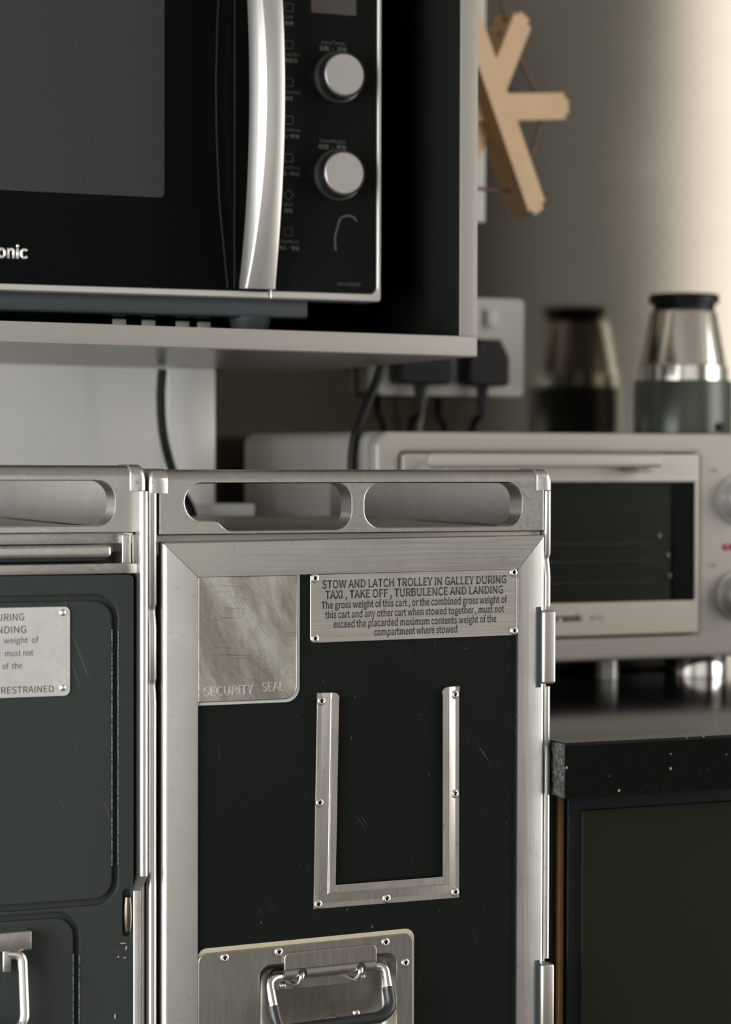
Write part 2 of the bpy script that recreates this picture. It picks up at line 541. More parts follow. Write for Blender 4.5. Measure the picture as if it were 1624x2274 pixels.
# pop rivet: one mesh shared by every rivet
def rivet_mesh(r=0.0031, hole=True):
    bm = bmesh.new()
    if hole:
        prof = [(r, 0.0), (r, 0.0005), (r * 0.92, 0.0010), (r * 0.72, 0.00145), (r * 0.5, 0.00150), (r * 0.40, 0.0012), (r * 0.36, 0.0002)]
        lathe_bm(bm, prof, (0, 0, 0), '-Y', 20, 5)
    else:
        prof = [(r, 0.0), (r * 0.95, 0.0008), (r * 0.7, 0.0016), (r * 0.35, 0.0020), (0.0001, 0.0021)]
        lathe_bm(bm, prof, (0, 0, 0), '-Y', 20)
    me = from_bm(bm, 'rivet')
    me.materials.append(MAT['rivet']); me.materials.append(MAT['hole'])
    me.shade_smooth(); me.set_sharp_from_angle(angle=math.radians(50))
    return me
RIVET, STUD, STUD_S = rivet_mesh(), rivet_mesh(0.0030, False), rivet_mesh(0.0024, False)
def rivet(x, y, z, parent, me=None, name='rivet'):
    o = bpy.data.objects.new(name, me or RIVET)
    COL.objects.link(o)
    o.parent = parent
    o.location = (x, y, z)
    return o

def boolean(me, cutters):
    o = bpy.data.objects.new('tmp', me); COL.objects.link(o)
    cs = []
    for c in cutters:
        co = bpy.data.objects.new('cut', c); COL.objects.link(co); cs.append(co)
        md = o.modifiers.new('b', 'BOOLEAN'); md.operation = 'DIFFERENCE'; md.object = co; md.solver = 'EXACT'
    bv = o.modifiers.new('v', 'BEVEL'); bv.width = 0.0007; bv.segments = 2; bv.limit_method = 'ANGLE'; bv.angle_limit = math.radians(50)
    dg = bpy.context.evaluated_depsgraph_get(); dg.update()
    out = bpy.data.meshes.new_from_object(o.evaluated_get(dg))
    for c in cs: bpy.data.objects.remove(c)
    bpy.data.objects.remove(o)
    out.materials.clear()
    return out

def profile_x(prof, x0, x1):
    """extrude a (y, z) profile along X; x0/x1 may be functions of z"""
    bm = bmesh.new()
    fa = x0 if callable(x0) else (lambda z: x0)
    fb = x1 if callable(x1) else (lambda z: x1)
    a = [bm.verts.new((fa(z), y, z)) for y, z in prof]
    b = [bm.verts.new((fb(z), y, z)) for y, z in prof]
    n = len(prof)
    for k in range(n):
        bm.faces.new((a[k], a[(k + 1) % n], b[(k + 1) % n], b[k]))
    bm.faces.new(a[::-1]); bm.faces.new(b)
    return from_bm(bm, 'profile')

def profile_z(prof, z0, z1):
    bm = bmesh.new()
    fa = z0 if callable(z0) else (lambda x: z0)
    fb = z1 if callable(z1) else (lambda x: z1)
    a = [bm.verts.new((x, y, fa(x))) for x, y in prof]
    b = [bm.verts.new((x, y, fb(x))) for x, y in prof]
    n = len(prof)
    for k in range(n):
        bm.faces.new((a[k], a[(k + 1) % n], b[(k + 1) % n], b[k]))
    bm.faces.new(a[::-1]); bm.faces.new(b)
    return from_bm(bm, 'profile')

def arc(cx, cy, r, a0, a1, n=8):
    return [(cx + r * math.cos(math.radians(a0 + (a1 - a0) * k / n)), cy + r * math.sin(math.radians(a0 + (a1 - a0) * k / n))) for k in range(n + 1)]

# ------------------------------------------------------------------ room
def struct(name, o, label=None):
    o['kind'] = 'structure'
    if label: o['label'] = label
    return o
YW = 0.72       # steel wall
YP = 0.55       # boxed-out pale wall section behind the microwave cabinet
struct('floor', box('floor', -2.1, 2.5, -3.3, 0.82, -0.1, 0.0, 'floor', bev=0), 'dark kitchen floor')
struct('ceiling', box('ceiling', -2.1, 2.5, -3.3, 0.82, 2.6, 2.7, 'ceiling', bev=0), 'plain kitchen ceiling')
struct('wall_back', box('wall_back', -2.0, 2.4, YW, YW + 0.1, 0.0, 2.6, 'steel_wall', bev=0), 'brushed stainless steel wall behind the toaster oven')
def wall_with_window(name, axis, const, thick, a0, a1, wa0, wa1, wz0, wz1, label):
    bm = bmesh.new()
    def add(p0, p1, z0, z1):
        if axis == 'X': bm_box(bm, const, const + thick, p0, p1, z0, z1)
        else: bm_box(bm, p0, p1, const, const + thick, z0, z1)
    add(a0, wa0, 0, 2.6); add(wa1, a1, 0, 2.6); add(wa0, wa1, 0, wz0); add(wa0, wa1, wz1, 2.6)
    struct(name, link(name, from_bm(bm, name), None, ['room']), label)
wall_with_window('wall_right', 'X', 2.4, 0.1, -3.2, YW, -2.10, -0.20, 0.1, 2.5, 'right kitchen wall with a tall window')
wall_with_window('wall_left', 'X', -2.1, 0.1, -3.2, YW, -1.95, -0.25, 0.35, 1.85, 'left kitchen wall with a wide window')
struct('wall_front', box('wall_front', -2.0, 2.4, -3.3, -3.2, 0.0, 2.6, 'room', bev=0), 'pale kitchen wall opposite the trolleys')
struct('dark_reflection_panel', box('dark_reflection_panel', 1.05, 2.36, -3.2, -3.16, 0.0, 2.25, 'dark_reflection', bev=0.004), 'dark brown panel added on the unseen wall to darken reflections')  # unseen panel, added to darken what the metal fronts and steel wall reflect
struct('wall_panel', box('wall_panel', -2.0, 0.078, YP, YW, 0.0, 2.6, 'pale_wall', bev=0.002), 'pale grey wall section behind the trolleys')
struct('trim_1', box('trim_1', 0.040, 0.088, YP - 0.006, YW, 0.0, 1.122, 'pale_wall', bev=0.005), 'pale corner trim at the end of the pale wall section')
struct('trim_2', box('trim_2', -0.62, 0.112, 0.505, YP - 0.006, 0.984, 0.996, 'pale_wall', bev=0.003), 'pale ledge along the foot of the pale wall section')

# ------------------------------------------------------------------ trolleys
def head_mesh(x0, x1, z0, z1, slots):
    """cast handle head: rounded top rail, flat front, pierced by hand slots"""
    prof = [(0.0, z0)] + [(0.009 + 0.009 * math.cos(math.radians(a)), z1 - 0.009 + 0.009 * math.sin(math.radians(a))) for a in range(180, 89, -9)]
    prof += [(0.014, z1), (0.020, z1 - 0.004), (0.020, z0)]
    me = profile_x(prof, x0, x1)
    cuts = [plate_mesh([s], -0.02, 0.05, 0.0) for s in slots]
    return boolean(me, cuts)

# --- right trolley
TR = thing('galley_trolley', (0.0, 0.2, 0.0), 'aluminium galley trolley with black door and narrow card holder, beside the granite counter', 'trolley', 'galley trolleys')
DS = 0.0065     # shear that slopes the door parts to match the view
box('body', -0.1475, 0.1475, 0.036, 0.402, 0.16, 0.972, 'gap', TR)
box('deck', -0.1435, 0.1435, 0.020, 0.405, 0.972, 0.9875, 'deck', TR)
for sx in (-1, 1):
    box('side_panel', min(sx * 0.1475, sx * 0.1508), max(sx * 0.1475, sx * 0.1508), 0.006, 0.405, 0.14, 0.985, 'side', TR)
    r = box('side_rail', min(sx * 0.1436, sx * 0.1500), max(sx * 0.1436, sx * 0.1500), 0.034, 0.405, 0.9876, 1.0270, 'side', TR, bev=0.0015)
    box('rail_bracket', min(sx * 0.1438, sx * 0.1498), max(sx * 0.1438, sx * 0.1498), 0.0205, 0.0330, 0.9876, 1.0180, 'side', TR)
box('sill', -0.1445, 0.1455, 0.006, 0.036, 0.972, 0.9858, 'deck', TR)
# hand slots; the left one has a stepped lower edge
sl = [(-0.1268, 1.0085)] + [(-0.1140 + 0.0128 * math.cos(math.radians(a)), 1.0078 + 0.0128 * math.sin(math.radians(a))) for a in range(170, 89, -10)]
sl += [(-0.0165 + 0.0118 * math.cos(math.radians(a)), 1.0088 + 0.0118 * math.sin(math.radians(a))) for a in range(90, -1, -10)]
sl += [(-0.0175 + 0.0128 * math.cos(math.radians(a)), 1.0010 + 0.0128 * math.sin(math.radians(a))) for a in range(0, -91, -10)]
sl += [(-0.0935, 0.9882), (-0.0965, 0.9888), (-0.1000, 0.9915), (-0.1025, 0.9940), (-0.1060, 0.9950), (-0.1140, 0.9953)]
sl += [(-0.1140 + 0.0128 * math.cos(math.radians(a)), 1.0078 + 0.0128 * math.sin(math.radians(a))) for a in range(-100, -176, -15)]
sr = rounded(0.0052, 0.1279, 0.9893, 1.0206, 0.0125, 9)
hm = head_mesh(-0.1448, 0.1455, 0.9862, 1.0300, [sl, sr])
link('handle_head', hm, TR, ['cast'], 20)
def corner_cap(xi, xo, z0, z1, parent):
    """wraps the end of the head: same rounded top, turned down over the outer corner"""
    bm = bmesh.new()
    sg = 1 if xo > xi else -1
    R_ = 0.0042
    rows = []
    xs = [(xi, 0.0006), (xi + sg * 0.0005, 0.0)] + [(xo - sg * R_ * (1 - math.sin(math.radians(a))), R_ * (1 - math.cos(math.radians(a)))) for a in range(0, 91, 15)]
    for x, o in xs:
        zt, yf = z1 - o, -0.0014 + o * 0.55
        prof = [(yf, z0)] + [(yf + 0.0085 - 0.0085 * math.cos(math.radians(a)), zt - 0.0085 + 0.0085 * math.sin(math.radians(a))) for a in range(0, 91, 10)] + [(0.0285 - o * 0.3, zt), (0.0285 - o * 0.3, z0)]
        rows.append([bm.verts.new((x, y, z)) for y, z in prof])
    n = len(rows[0])
    for a, b in zip(rows, rows[1:]):
        for i in range(n):
            bm.faces.new((a[i], a[(i + 1) % n], b[(i + 1) % n], b[i]))
    bm.faces.new(rows[0][::-1]); bm.faces.new(rows[-1])
    return link('corner_cap', from_bm(bm, 'corner_cap'), parent, ['cast_cap'], 40)
corner_cap(-0.1392, -0.1522, 1.0141, 1.0306, TR)
corner_cap(0.1396, 0.1514, 1.0152, 1.0306, TR)
def post(name, x0, x1, y0, y1, z0, z1, mat, parent, dents=()):
    """rounded vertical edge profile, knocked in where it was hit"""
    r = (x1 - x0) / 2
    prof = [(x1, y1)] + [(x0 + r - r * math.cos(math.radians(a)), y0 + r * 0.9 - r * 0.9 * math.sin(math.radians(a))) for a in range(180, -1, -12)] + [(x0, y1)]
    bm = bmesh.new()
    zs = sorted({z0, z1} | {d + o for d, s in dents for o in (-0.012, -0.006, -0.002, 0, 0.002, 0.005)})
    rings = []
    for z in zs:
        k = 0
        for d, s in dents:
            if -0.009 < z - d < 0.004: k = s * (1 - abs(z - d) / 0.009)
        rings.append([bm.verts.new((x, y + (k if y < (y0 + y1) / 2 else 0), z)) for x, y in prof])
    n = len(prof)
    for a, b in zip(rings, rings[1:]):
        for i in range(n):
            bm.faces.new((a[i], a[(i + 1) % n], b[(i + 1) % n], b[i]))
    bm.faces.new(rings[0][::-1]); bm.faces.new(rings[-1])
    return link(name, from_bm(bm, name), parent, [mat], 50)
post('corner_post', -0.1525, -0.1462, -0.0010, 0.010, 0.13, 1.0145, 'post', TR, [(0.935, 0.0022), (0.885, 0.0016)])
for z0, z1, dn in ((0.9315, 1.0145, [(0.965, 0.0024)]), (0.6765, 0.8735, [(0.83, 0.001)]), (0.13, 0.618, [])):
    post('corner_post', 0.1463, 0.1515, -0.0010, 0.010, z0, z1, 'post', TR, dn)

# door: black panel (pierced for the latch pan) and four mitred frame members
ZT, ZI, ZB, ZBI = 0.9822, 0.9582, 0.180, 0.2045
XL, XLI, XRI, XR = -0.1438, -0.1186, 0.1232, 0.1446
pan = rounded(-0.0735, 0.0290, 0.596, 0.6905, 0.008)
door = plate('door', [[(XLI - 0.002, ZBI - 0.002), (XRI + 0.002, ZBI - 0.002), (XRI + 0.002, ZI + 0.002), (XLI - 0.002, ZI + 0.002)], pan], -0.0012, 0.006, 'black_panel', TR, 0.0001, DS)
def member(name, me):
    shear_mesh(me, DS)
    bm = bmesh.new(); bm.from_mesh(me)
    me2 = from_bm(bm, name)
    return link(name, me2, door, ['alu_v' if name == 'frame_stile' else 'alu_h'], 40)
g = 0.00022     # mitre joint
kl = (ZT - ZI) / (XLI - XL); kr = (ZT - ZI) / (XR - XRI)
YF = -0.0036
prl = [(XL, 0.010)] + [(XL + 0.0045 - 0.0045 * math.cos(math.radians(a)), 0.001 - (0.001 - YF) * math.sin(math.radians(a))) for a in range(0, 91, 15)] + [(XLI, YF), (XLI, 0.002), (XLI, 0.010)]
me = profile_z(prl, lambda x: ZB + (x - XL) * (ZBI - ZB) / (XLI - XL) + g, lambda x: ZT - (x - XL) * kl - g)
member('frame_stile', me)
prr = [(XRI, 0.010), (XRI, YF)] + [(XR - 0.002 + 0.002 * math.sin(math.radians(a)), YF + 0.002 - 0.002 * math.cos(math.radians(a))) for a in range(0, 91, 18)] + [(XR, 0.010)]
me = profile_z(prr, lambda x: ZB + (XR - x) * (ZBI - ZB) / (XR - XRI) + g, lambda x: ZT - (XR - x) * kr - g)
member('frame_stile', me)
prt = [(0.010, ZI), (YF, ZI)] + [(YF + 0.0015 - 0.0015 * math.cos(math.radians(a)), ZT - 0.0015 + 0.0015 * math.sin(math.radians(a))) for a in range(0, 91, 18)] + [(0.010, ZT)]
me = profile_x(prt, lambda z: XL + (ZT - z) / kl + g, lambda z: XR - (ZT - z) / kr - g)
member('frame_rail', me)
prb = [(0.010, ZB), (YF, ZB), (YF, ZBI), (0.010, ZBI)]
me = profile_x(prb, lambda z: XL + (z - ZB) * (XLI - XL) / (ZBI - ZB) + g, lambda z: XR - (z - ZB) * (XR - XRI) / (ZBI - ZB) - g)
member('frame_rail', me)

# seal plate
plate('sealant_bead', [rounded(-0.1184, -0.0440, 0.8700, ZI - 0.0002, (0.0005, 0.010, 0.0005, 0.0005))], -0.0020, -0.0010, 'sealant_grey', TR, 0.0004)
sp = plate('seal_plate', [rounded(-0.1182, -0.0464, 0.8722, ZI - 0.0008, (0.0008, 0.0098, 0.0004, 0.001))], -0.0034, -0.0014, 'seal', TR, 0.0007)
text('embossed_lettering', 'SECURITY', -0.1142, -0.0786, 0.8765, 0.0062, -0.0032, 'emboss', sp, DS + 0.012, 0.0010)
text('embossed_lettering', 'SEAL', -0.0724, -0.0560, 0.8781, 0.0062, -0.0032, 'emboss', sp, DS + 0.012, 0.0010)

# instruction placard
pl = plate('placard', [rounded(-0.0363, 0.1229, 0.9103 + 0.0003, 0.9579, (0.003, 0.003, 0.0008, 0.0015))], -0.0026, -0.0010, 'placard', TR, 0.0003, 0.0078)
for x, z in ((-0.0332, 0.9550), (0.1199, 0.9565), (-0.0331, 0.9132), (0.1204, 0.9148)):
    rivet(x, -0.0026, z, pl)
lines = [('STOW AND LATCH TROLLEY IN GALLEY DURING', 712, 1121, 1306.5, 1294.0, 0.0054), ('TAXI , TAKE OFF , TURBULENCE AND LANDING', 719, 1114, 1329.8, 1316.5, 0.0054),
         ('The gross weight of this cart , or the combined gross weight of', 711, 1123, 1351.6, 1338.0, 0.0047), ('this cart and any other cart when stowed together , must not', 719, 1116, 1373.0, 1359.0, 0.0047),
         ('exceed the placarded maximum contents weight of the', 737, 1099, 1394.0, 1381.0, 0.0047), ('compartment where stowed', 828, 1011, 1411.8, 1404.8, 0.0047)]
spans = [(-0.0278, 0.1143, 0.9479), (-0.0254, 0.1119, 0.9407), (-0.0281, 0.1150, 0.9339), (-0.0254, 0.1126, 0.9272), (-0.0191, 0.1065, 0.9205), (0.0115, 0.0756, 0.9143)]
for (body, _a, _b, _c, _d, h), (x0, x1, z) in zip(lines, spans):
    text('lettering', body, x0, x1, z, h, -0.0026, 'ink', pl, 0.0085, 0.00006, 0.010)

# U-shaped card holder, one stepped strip following three sides
def card_holder():
    bm = bmesh.new()
    def section(o, w, top):
        # across the strip: outer edge -> inner edge, with the step
        return [(0.0, -0.0010), (0.0, -0.0021), (0.0085 / 0.0155 * w, -0.0021), (0.0098 / 0.0155 * w, -0.0052), (w - o, -0.0052), (w - o, -0.0042), (0.0100 / 0.0155 * w, -0.0042)]
    st = []
    r = 0.0045
    def arm(xo, sgn, ztop, zbot, w, xo_b):
        rows = []
        for k in range(7):
            d = r * (1 - math.cos(math.pi / 2 * k / 6))
            o = r * (1 - math.sin(math.pi / 2 * k / 6))
            z = ztop - d
            xx = xo + (xo_b - xo) * (ztop - z) / (ztop - zbot)
            rows.append([(xx + sgn * s, y, z) for s, y in section(o, w, True)])
        rows.append([(xo_b + sgn * s, y, zbot + s * 0.0168 / w) for s, y in section(0, w, False)])
        return rows
    L = arm(-0.0310, 1, 0.8757, 0.7256, 0.0157, -0.0333)
    R = arm(0.0778, -1, 0.8765, 0.7259, 0.0150, 0.0783)
    st = L + R[::-1]
    rings = [[bm.verts.new(c) for c in row] for row in st]
    n = len(rings[0])
    for a, b in zip(rings, rings[1:]):
        for i in range(n):
            bm.faces.new((a[i], a[(i + 1) % n], b[(i + 1) % n], b[i]))
    bm.faces.new(rings[0][::-1]); bm.faces.new(rings[-1])
    es = [e for e in bm.edges if e.calc_length() > 0.05]
    bmesh.ops.bevel(bm, geom=es, offset=0.0005, segments=2, affect='EDGES')
    return link('card_holder', from_bm(bm, 'card_holder'), TR, ['bracket'], 40)
ch = card_holder()
ch['label'] = 'U-shaped steel card holder'
for x, z in ((-0.0280, 0.8699), (-0.0292, 0.7993), (-0.0301, 0.7288), (0.0217, 0.7292), (0.0748, 0.7300), (0.0742, 0.8001), (0.0739, 0.8706)):
    rivet(x, -0.0021, z, ch)

# latch: plate, pan, hinge strip, bail handle
LS = 0.016
plate('sealant_bead', [rounded(-0.1184, 0.0432, 0.560, 0.7062, (0.005, 0.005, 0.007, 0.007)), pan], -0.0022, -0.0010, 'sealant', TR, 0.0005, LS)
lp = plate('latch_plate', [rounded(-0.1180, 0.0418, 0.561, 0.7032, (0.006, 0.006, 0.0065, 0.0065)), pan], -0.0034, -0.0014, 'latch', TR, 0.0006, LS)
def pan_mesh():
    bm = bmesh.new()
    rows = []
    for inset, y in ((0.0, -0.0032), (0.0005, -0.0012), (0.0022, 0.003), (0.0045, 0.0085), (0.0065, 0.0098)):
        pts = rounded(-0.0735 + inset, 0.0290 - inset, 0.596 + inset, 0.6905 - inset, 0.008)
        rows.append([bm.verts.new((x, y, z + LS * x)) for x, z in pts])
    n = len(rows[0])
    for a, b in zip(rows, rows[1:]):
        for i in range(n):
            bm.faces.new((a[i], a[(i + 1) % n], b[(i + 1) % n], b[i]))
    bm.faces.new(rows[-1])
    return from_bm(bm, 'pan')
link('latch_pan', pan_mesh(), lp, ['latch'], 60)
for x, z in ((-0.0992, 0.6973), (-0.0597, 0.6982), (0.0204, 0.6988), (0.0357, 0.6830)):
    rivet(x, -0.0034, z, lp)
def hinge_strip():
    # flat leaf above, rolled knuckle below
    prof = [(-0.0034, 0.6975), (-0.0046, 0.6975), (-0.0046, 0.6866)] + arc(-0.0030, 0.6826, 0.0042, 112, 262, 10) + [(-0.0022, 0.6800), (-0.0034, 0.6868)]
    me = profile_x(prof, -0.0562, 0.0125)
    bm = bmesh.new(); bm.from_mesh(me)
    for v in bm.verts: v.co.z += LS * v.co.x + 0.0006
    return from_bm(bm, 'hinge')
link('hinge_strip', hinge_strip(), lp, ['latch'], 40)
plate('hinge_leaf', [rounded(-0.0564, 0.0127, 0.6862, 0.6982, (0.0005, 0.0005, 0.0038, 0.0038))], -0.0062, -0.0034, 'latch', lp, 0.0007, LS)
plate('hook_plate', [rounded(-0.0605, 0.0105, 0.6695, 0.6830, 0.0035)], 0.0072, 0.0090, 'latch', lp, 0.0004, 0.008)
for x, z in ((-0.0527, 0.6722), (0.0068, 0.6736)):
    rivet(x, 0.0072, z, lp, STUD)
for x in (-0.0455, -0.0015):
    zc = 0.6822 + 0.006 * x
    tube('hook', smooth_path([(x + 0.0025, -0.0050, zc + 0.0012), (x + 0.0010, -0.0090, zc - 0.0008), (x - 0.0010, -0.0060, zc - 0.0080), (x - 0.0010, 0.0072, zc - 0.0086)], 0.004), 0.0019, 'rod', lp)
    lathe('hook_hole', [(0.0032, 0.0), (0.0032, 0.0002)], (x + 0.0022, -0.0071, zc + 0.0012), 'hole', lp, '-Y', 20)
bail = smooth_path([(-0.0545, 0.001, 0.6805), (-0.0665, -0.002, 0.6795), (-0.0655, -0.0130, 0.6560), (-0.0630, -0.0150, 0.6470), (0.0125, -0.0150, 0.6500), (0.0205, -0.0130, 0.6560), (0.0208, -0.002, 0.6815), (0.0105, 0.001, 0.6822)], 0.009, 8)
bh = tube('bail_handle', bail, 0.0031, 'rod', lp, 14)
grip = smooth_path([(-0.0661, -0.0098, 0.6625), (-0.0653, -0.0135, 0.6540), (-0.0630, -0.0155, 0.6462), (0.0125, -0.0155, 0.6492), (0.0205, -0.0135, 0.6550), (0.0207, -0.0080, 0.6680)], 0.008, 8)
o = tube('rubber_grip', grip, 0.0042, 'rubber', lp, 14)
o['label'] = 'black rubber grip'
lathe('latch_knob', [(0.011, 0.0), (0.011, 0.004), (0.009, 0.0055), (0.0001, 0.0058)], (-0.016, 0.0095, 0.6365), 'latch', lp, '-Y', 32)
rivet(0.0035, 0.0085, 0.6475, lp, STUD)

# hinges on the right edge
for z0, z1 in ((0.8735, 0.9315), (0.6180, 0.6765)):
    h = box('hinge', 0.1412, 0.1518, -0.0085, 0.004, z0 + 0.0025, z1 - 0.0025, 'hinge', TR, 0.0022, seg=4)
    box('hinge_recess', 0.1380, 0.1416, -0.0042, -0.0030, z0, z1, 'slate', h, 0.0003)
box('base_frame', -0.1505, 0.1505, 0.01, 0.40, 0.10, 0.16, 'side', TR)
for x in (-0.12, 0.12):
    for y in (0.06, 0.35):
        bm = bmesh.new(); lathe_bm(bm, [(0.004, -0.014), (0.046, -0.014), (0.050, -0.010), (0.050, 0.010), (0.046, 0.014), (0.004, 0.014)], (0, 0, 0), 'Z', 32)
        bmesh.ops.rotate(bm, verts=bm.verts, cent=(0, 0, 0), matrix=Matrix.Rotation(math.pi / 2, 3, 'Y'))
        bmesh.ops.translate(bm, verts=bm.verts, vec=(x, y, 0.0502))
        bm_box(bm, x - 0.02, x + 0.02, y - 0.02, y + 0.02, 0.092, 0.101)
        bm_box(bm, x - 0.020, x - 0.016, y - 0.012, y + 0.012, 0.04, 0.095)
        bm_box(bm, x + 0.016, x + 0.020, y - 0.012, y + 0.012, 0.04, 0.095)
        link('caster', from_bm(bm, 'caster'), TR, ['rubber'])

# --- left trolley (only its right part is in the picture)
TL = thing('galley_trolley', (-0.307, 0.2, 0.0), 'galley trolley with charcoal ribbed door and pull-out tray bar, left of the other', 'trolley', 'galley trolleys')
HS = -0.004
X0 = -0.4575     # left end
box('body', X0 + 0.003, -0.1600, 0.050, 0.402, 0.16, 0.972, 'gap', TL)
box('deck', X0 + 0.010, -0.1635, 0.020, 0.405, 0.974, 0.9890, 'deck', TL)
box('side_panel', -0.1600, -0.1568, 0.006, 0.405, 0.14, 0.987, 'side', TL)
box('side_panel', X0, X0 + 0.003, 0.006, 0.405, 0.14, 0.987, 'side', TL)
box('side_rail', -0.1640, -0.1575, 0.0225, 0.405, 0.9892, 1.0300, 'side', TL, 0.0015)
box('side_rail', X0, X0 + 0.0065, 0.0225, 0.405, 0.9892, 1.0300, 'side', TL, 0.0015)
hm = head_mesh(X0 + 0.006, -0.1590, 0.9880, 1.0328, [rounded(-0.3000, -0.1760, 0.9925, 1.0225, 0.0125, 9), rounded(-0.4350, -0.3110, 0.9925, 1.0225, 0.0125, 9)])
shear_mesh(hm, HS * 0.6, -0.159)
link('handle_head', hm, TL, ['cast'], 20)
corner_cap(-0.1655, -0.1545, 1.0160, 1.0334, TL)
corner_cap(X0 + 0.010, X0 - 0.001, 1.0160, 1.0340, TL)
# tray bay under the head
box('upper_crossbar', X0 + 0.006, -0.1585, 0.0040, 0.020, 0.9805, 0.9878, 'cast', TL, 0.0006)
box('lower_crossbar', X0 + 0.006, -0.1585, -0.0010, 0.020, 0.9602, 0.9672, 'cast', TL, 0.0008, HS * 0.3)
box('bay_liner', X0 + 0.006, -0.1600, 0.022, 0.050, 0.9560, 0.9880, 'gap', TL, 0)
box('bay_divider', -0.1706, -0.1644, 0.0005, 0.020, 0.9673, 0.9865, 'post', TL, 0.0008)
box('bay_divider', -0.1630, -0.1592, 0.0030, 0.020, 0.9673, 0.9865, 'cast', TL, 0.0006)
box('tray_bar', X0 + 0.020, -0.1788, -0.0030, 0.008, 0.9717, 0.9796, 'cast_cap', TL, 0.0026, seg=5)
box('tray_edge', X0 + 0.020, -0.1800, 0.0080, 0.0218, 0.9690, 0.9716, 'slate', TL, 0.0005)
# edge posts
post('corner_post', -0.1610, -0.1552, -0.0095, 0.002, 0.7580, 1.0155, 'post', TL)
post('corner_post', -0.1560, -0.1531, 0.0050, 0.016, 0.13, 1.0140, 'post', TL)
box('edge_strip', -0.1643, -0.1594, -0.0050, 0.003, 0.17, 0.7480, 'alu_v', TL, 0.0005)
bm = bmesh.new()
for a, b in (((-0.1610, -0.1552), (-0.1643, -0.1594)),):
    t = [bm.verts.new((x, y, 0.7582)) for x, y in ((a[0], -0.0085), (a[1], -0.0085), (a[1], 0.002), (a[0], 0.002))]
    u = [bm.verts.new((x, y, 0.7478)) for x, y in ((b[0], -0.0050), (b[1], -0.0050), (b[1], 0.002), (b[0], 0.002))]
    for i in range(4): bm.faces.new((t[i], t[(i + 1) % 4], u[(i + 1) % 4], u[i]))
    bm.faces.new(t); bm.faces.new(u[::-1])
link('post_foot', from_bm(bm, 'post_foot'), TL, ['post'])
# ribbed door
gr1o = rounded(X0 + 0.020, -0.1742, 0.7385, 0.9462, 0.0165)
gr1i = rounded(X0 + 0.0242, -0.1784, 0.7427, 0.9420, 0.0130)
gr2o = rounded(X0 + 0.020, -0.2010, 0.40, 0.7360, 0.0165)
gr2i = rounded(X0 + 0.0242, -0.2052, 0.4042, 0.7318, 0.0130)
slot = rounded(-0.1710, -0.1652, 0.7165, 0.7480, 0.0024)
dl = plate('door', [rounded(X0 + 0.008, -0.1633, 0.18, 0.9592, 0.0035), gr1o, gr2o, slot], -0.0022, 0.004, 'grey_panel', TL, 0.0009, HS)
plate('raised_field', [gr1i], -0.0022, 0.004, 'grey_panel', dl, 0.0013, HS)
plate('raised_field', [gr2i], -0.0022, 0.004, 'grey_panel', dl, 0.0013, HS)
box('groove_floor', X0 + 0.010, -0.1640, 0.0012, 0.006, 0.20, 0.955, 'grey_panel', dl, 0)
box('latch_opening', -0.1712, -0.1650, 0.0009, 0.0030, 0.7155, 0.7490, 'hole', dl, 0)
lathe('strike_roller', [(0.0001, -0.0125), (0.0024, -0.0115), (0.0031, -0.006), (0.0033, 0.0), (0.0031, 0.006), (0.0024, 0.0115), (0.0001, 0.0125)], (-0.1672, -0.0008, 0.7318), 'bronze', dl, 'Z', 20)
plate('corner_patch', [rounded(-0.1990, -0.1640, 0.40, 0.7110, (0.002, 0.002, 0.001, 0.016))], -0.0030, -0.0018, 'grey_panel', dl, 0.0005)
for x, z, w_, h_, a in ((-0.1690, 0.7095, 0.0012, 0.0030, 0.2), (-0.1712, 0.7128, 0.0050, 0.0006, 0.1), (-0.1745, 0.7040, 0.0012, 0.0012, 0.3), (-0.1700, 0.7030, 0.0020, 0.0008, 0.1), (-0.1768, 0.6640, 0.0010, 0.0034, 0.0)):
    pts = [(x + w_ / 2 * math.cos(t) * random.uniform(0.7, 1.2) + a * h_ / 2 * math.sin(t), z + h_ / 2 * math.sin(t) * random.uniform(0.8, 1.2)) for t in [k * math.pi / 4 for k in range(8)]]
    plate('paint_chip', [pts], -0.0032, -0.0026, 'placard_pale', dl, 0.0)
def wear():
    m, nt, n, l, b = newmat('worn_paint_edge')
    f = ramp(n, l, noise(n, l, coords(n, l, (500, 500, 900)), 1.0, 3.0), 0.42, 0.58)
    l.new(mix(n, l, f, (0.030, 0.034, 0.032), (0.26, 0.265, 0.255)), b.inputs['Base Color'])
    b.inputs['Roughness'].default_value = 0.5
    return m
MAT['wear'] = wear()
for x, z0, z1, wd in ((-0.17865, 0.765, 0.9235, 0.00028), (-0.17425, 0.765, 0.9235, 0.00014), (-0.2054, 0.40, 0.708, 0.00016), (-0.2012, 0.40, 0.708, 0.00012)):
    box('worn_edge', x - wd, x + wd, -0.0024, -0.0010, z0, z1, 'wear', dl, 0)
pl2 = plate('placard', [rounded(-0.4200, -0.2080, 0.8800, 0.9392, 0.0040)], -0.0036, -0.0020, 'placard_pale', TL, 0.0003, -0.0015)
for x, z in ((-0.2129, 0.9355), (-0.2129, 0.8859), (-0.4150, 0.9358), (-0.4150, 0.8862)):
    rivet(x, -0.0036, z, pl2, STUD_S)
def rtext(body, x1, z, h, wd):
    return text('lettering', body, x1 - wd, x1, z, h, -0.0036, 'ink', pl2, 0.0, 0.00006)
rtext('DURING', -0.2390, 0.9311, 0.0045, 0.0222)
rtext('LANDING', -0.2376, 0.9229, 0.0045, 0.0270)
rtext('gross  weight  of', -0.2292, 0.9162, 0.0037, 0.0385)
rtext('must not', -0.2328, 0.9078, 0.0037, 0.0189)
rtext('weight  of  the', -0.2403, 0.8995, 0.0037, 0.0305)
rtext('BEING  RESTRAINED', -0.2190, 0.8833, 0.0043, 0.0560)
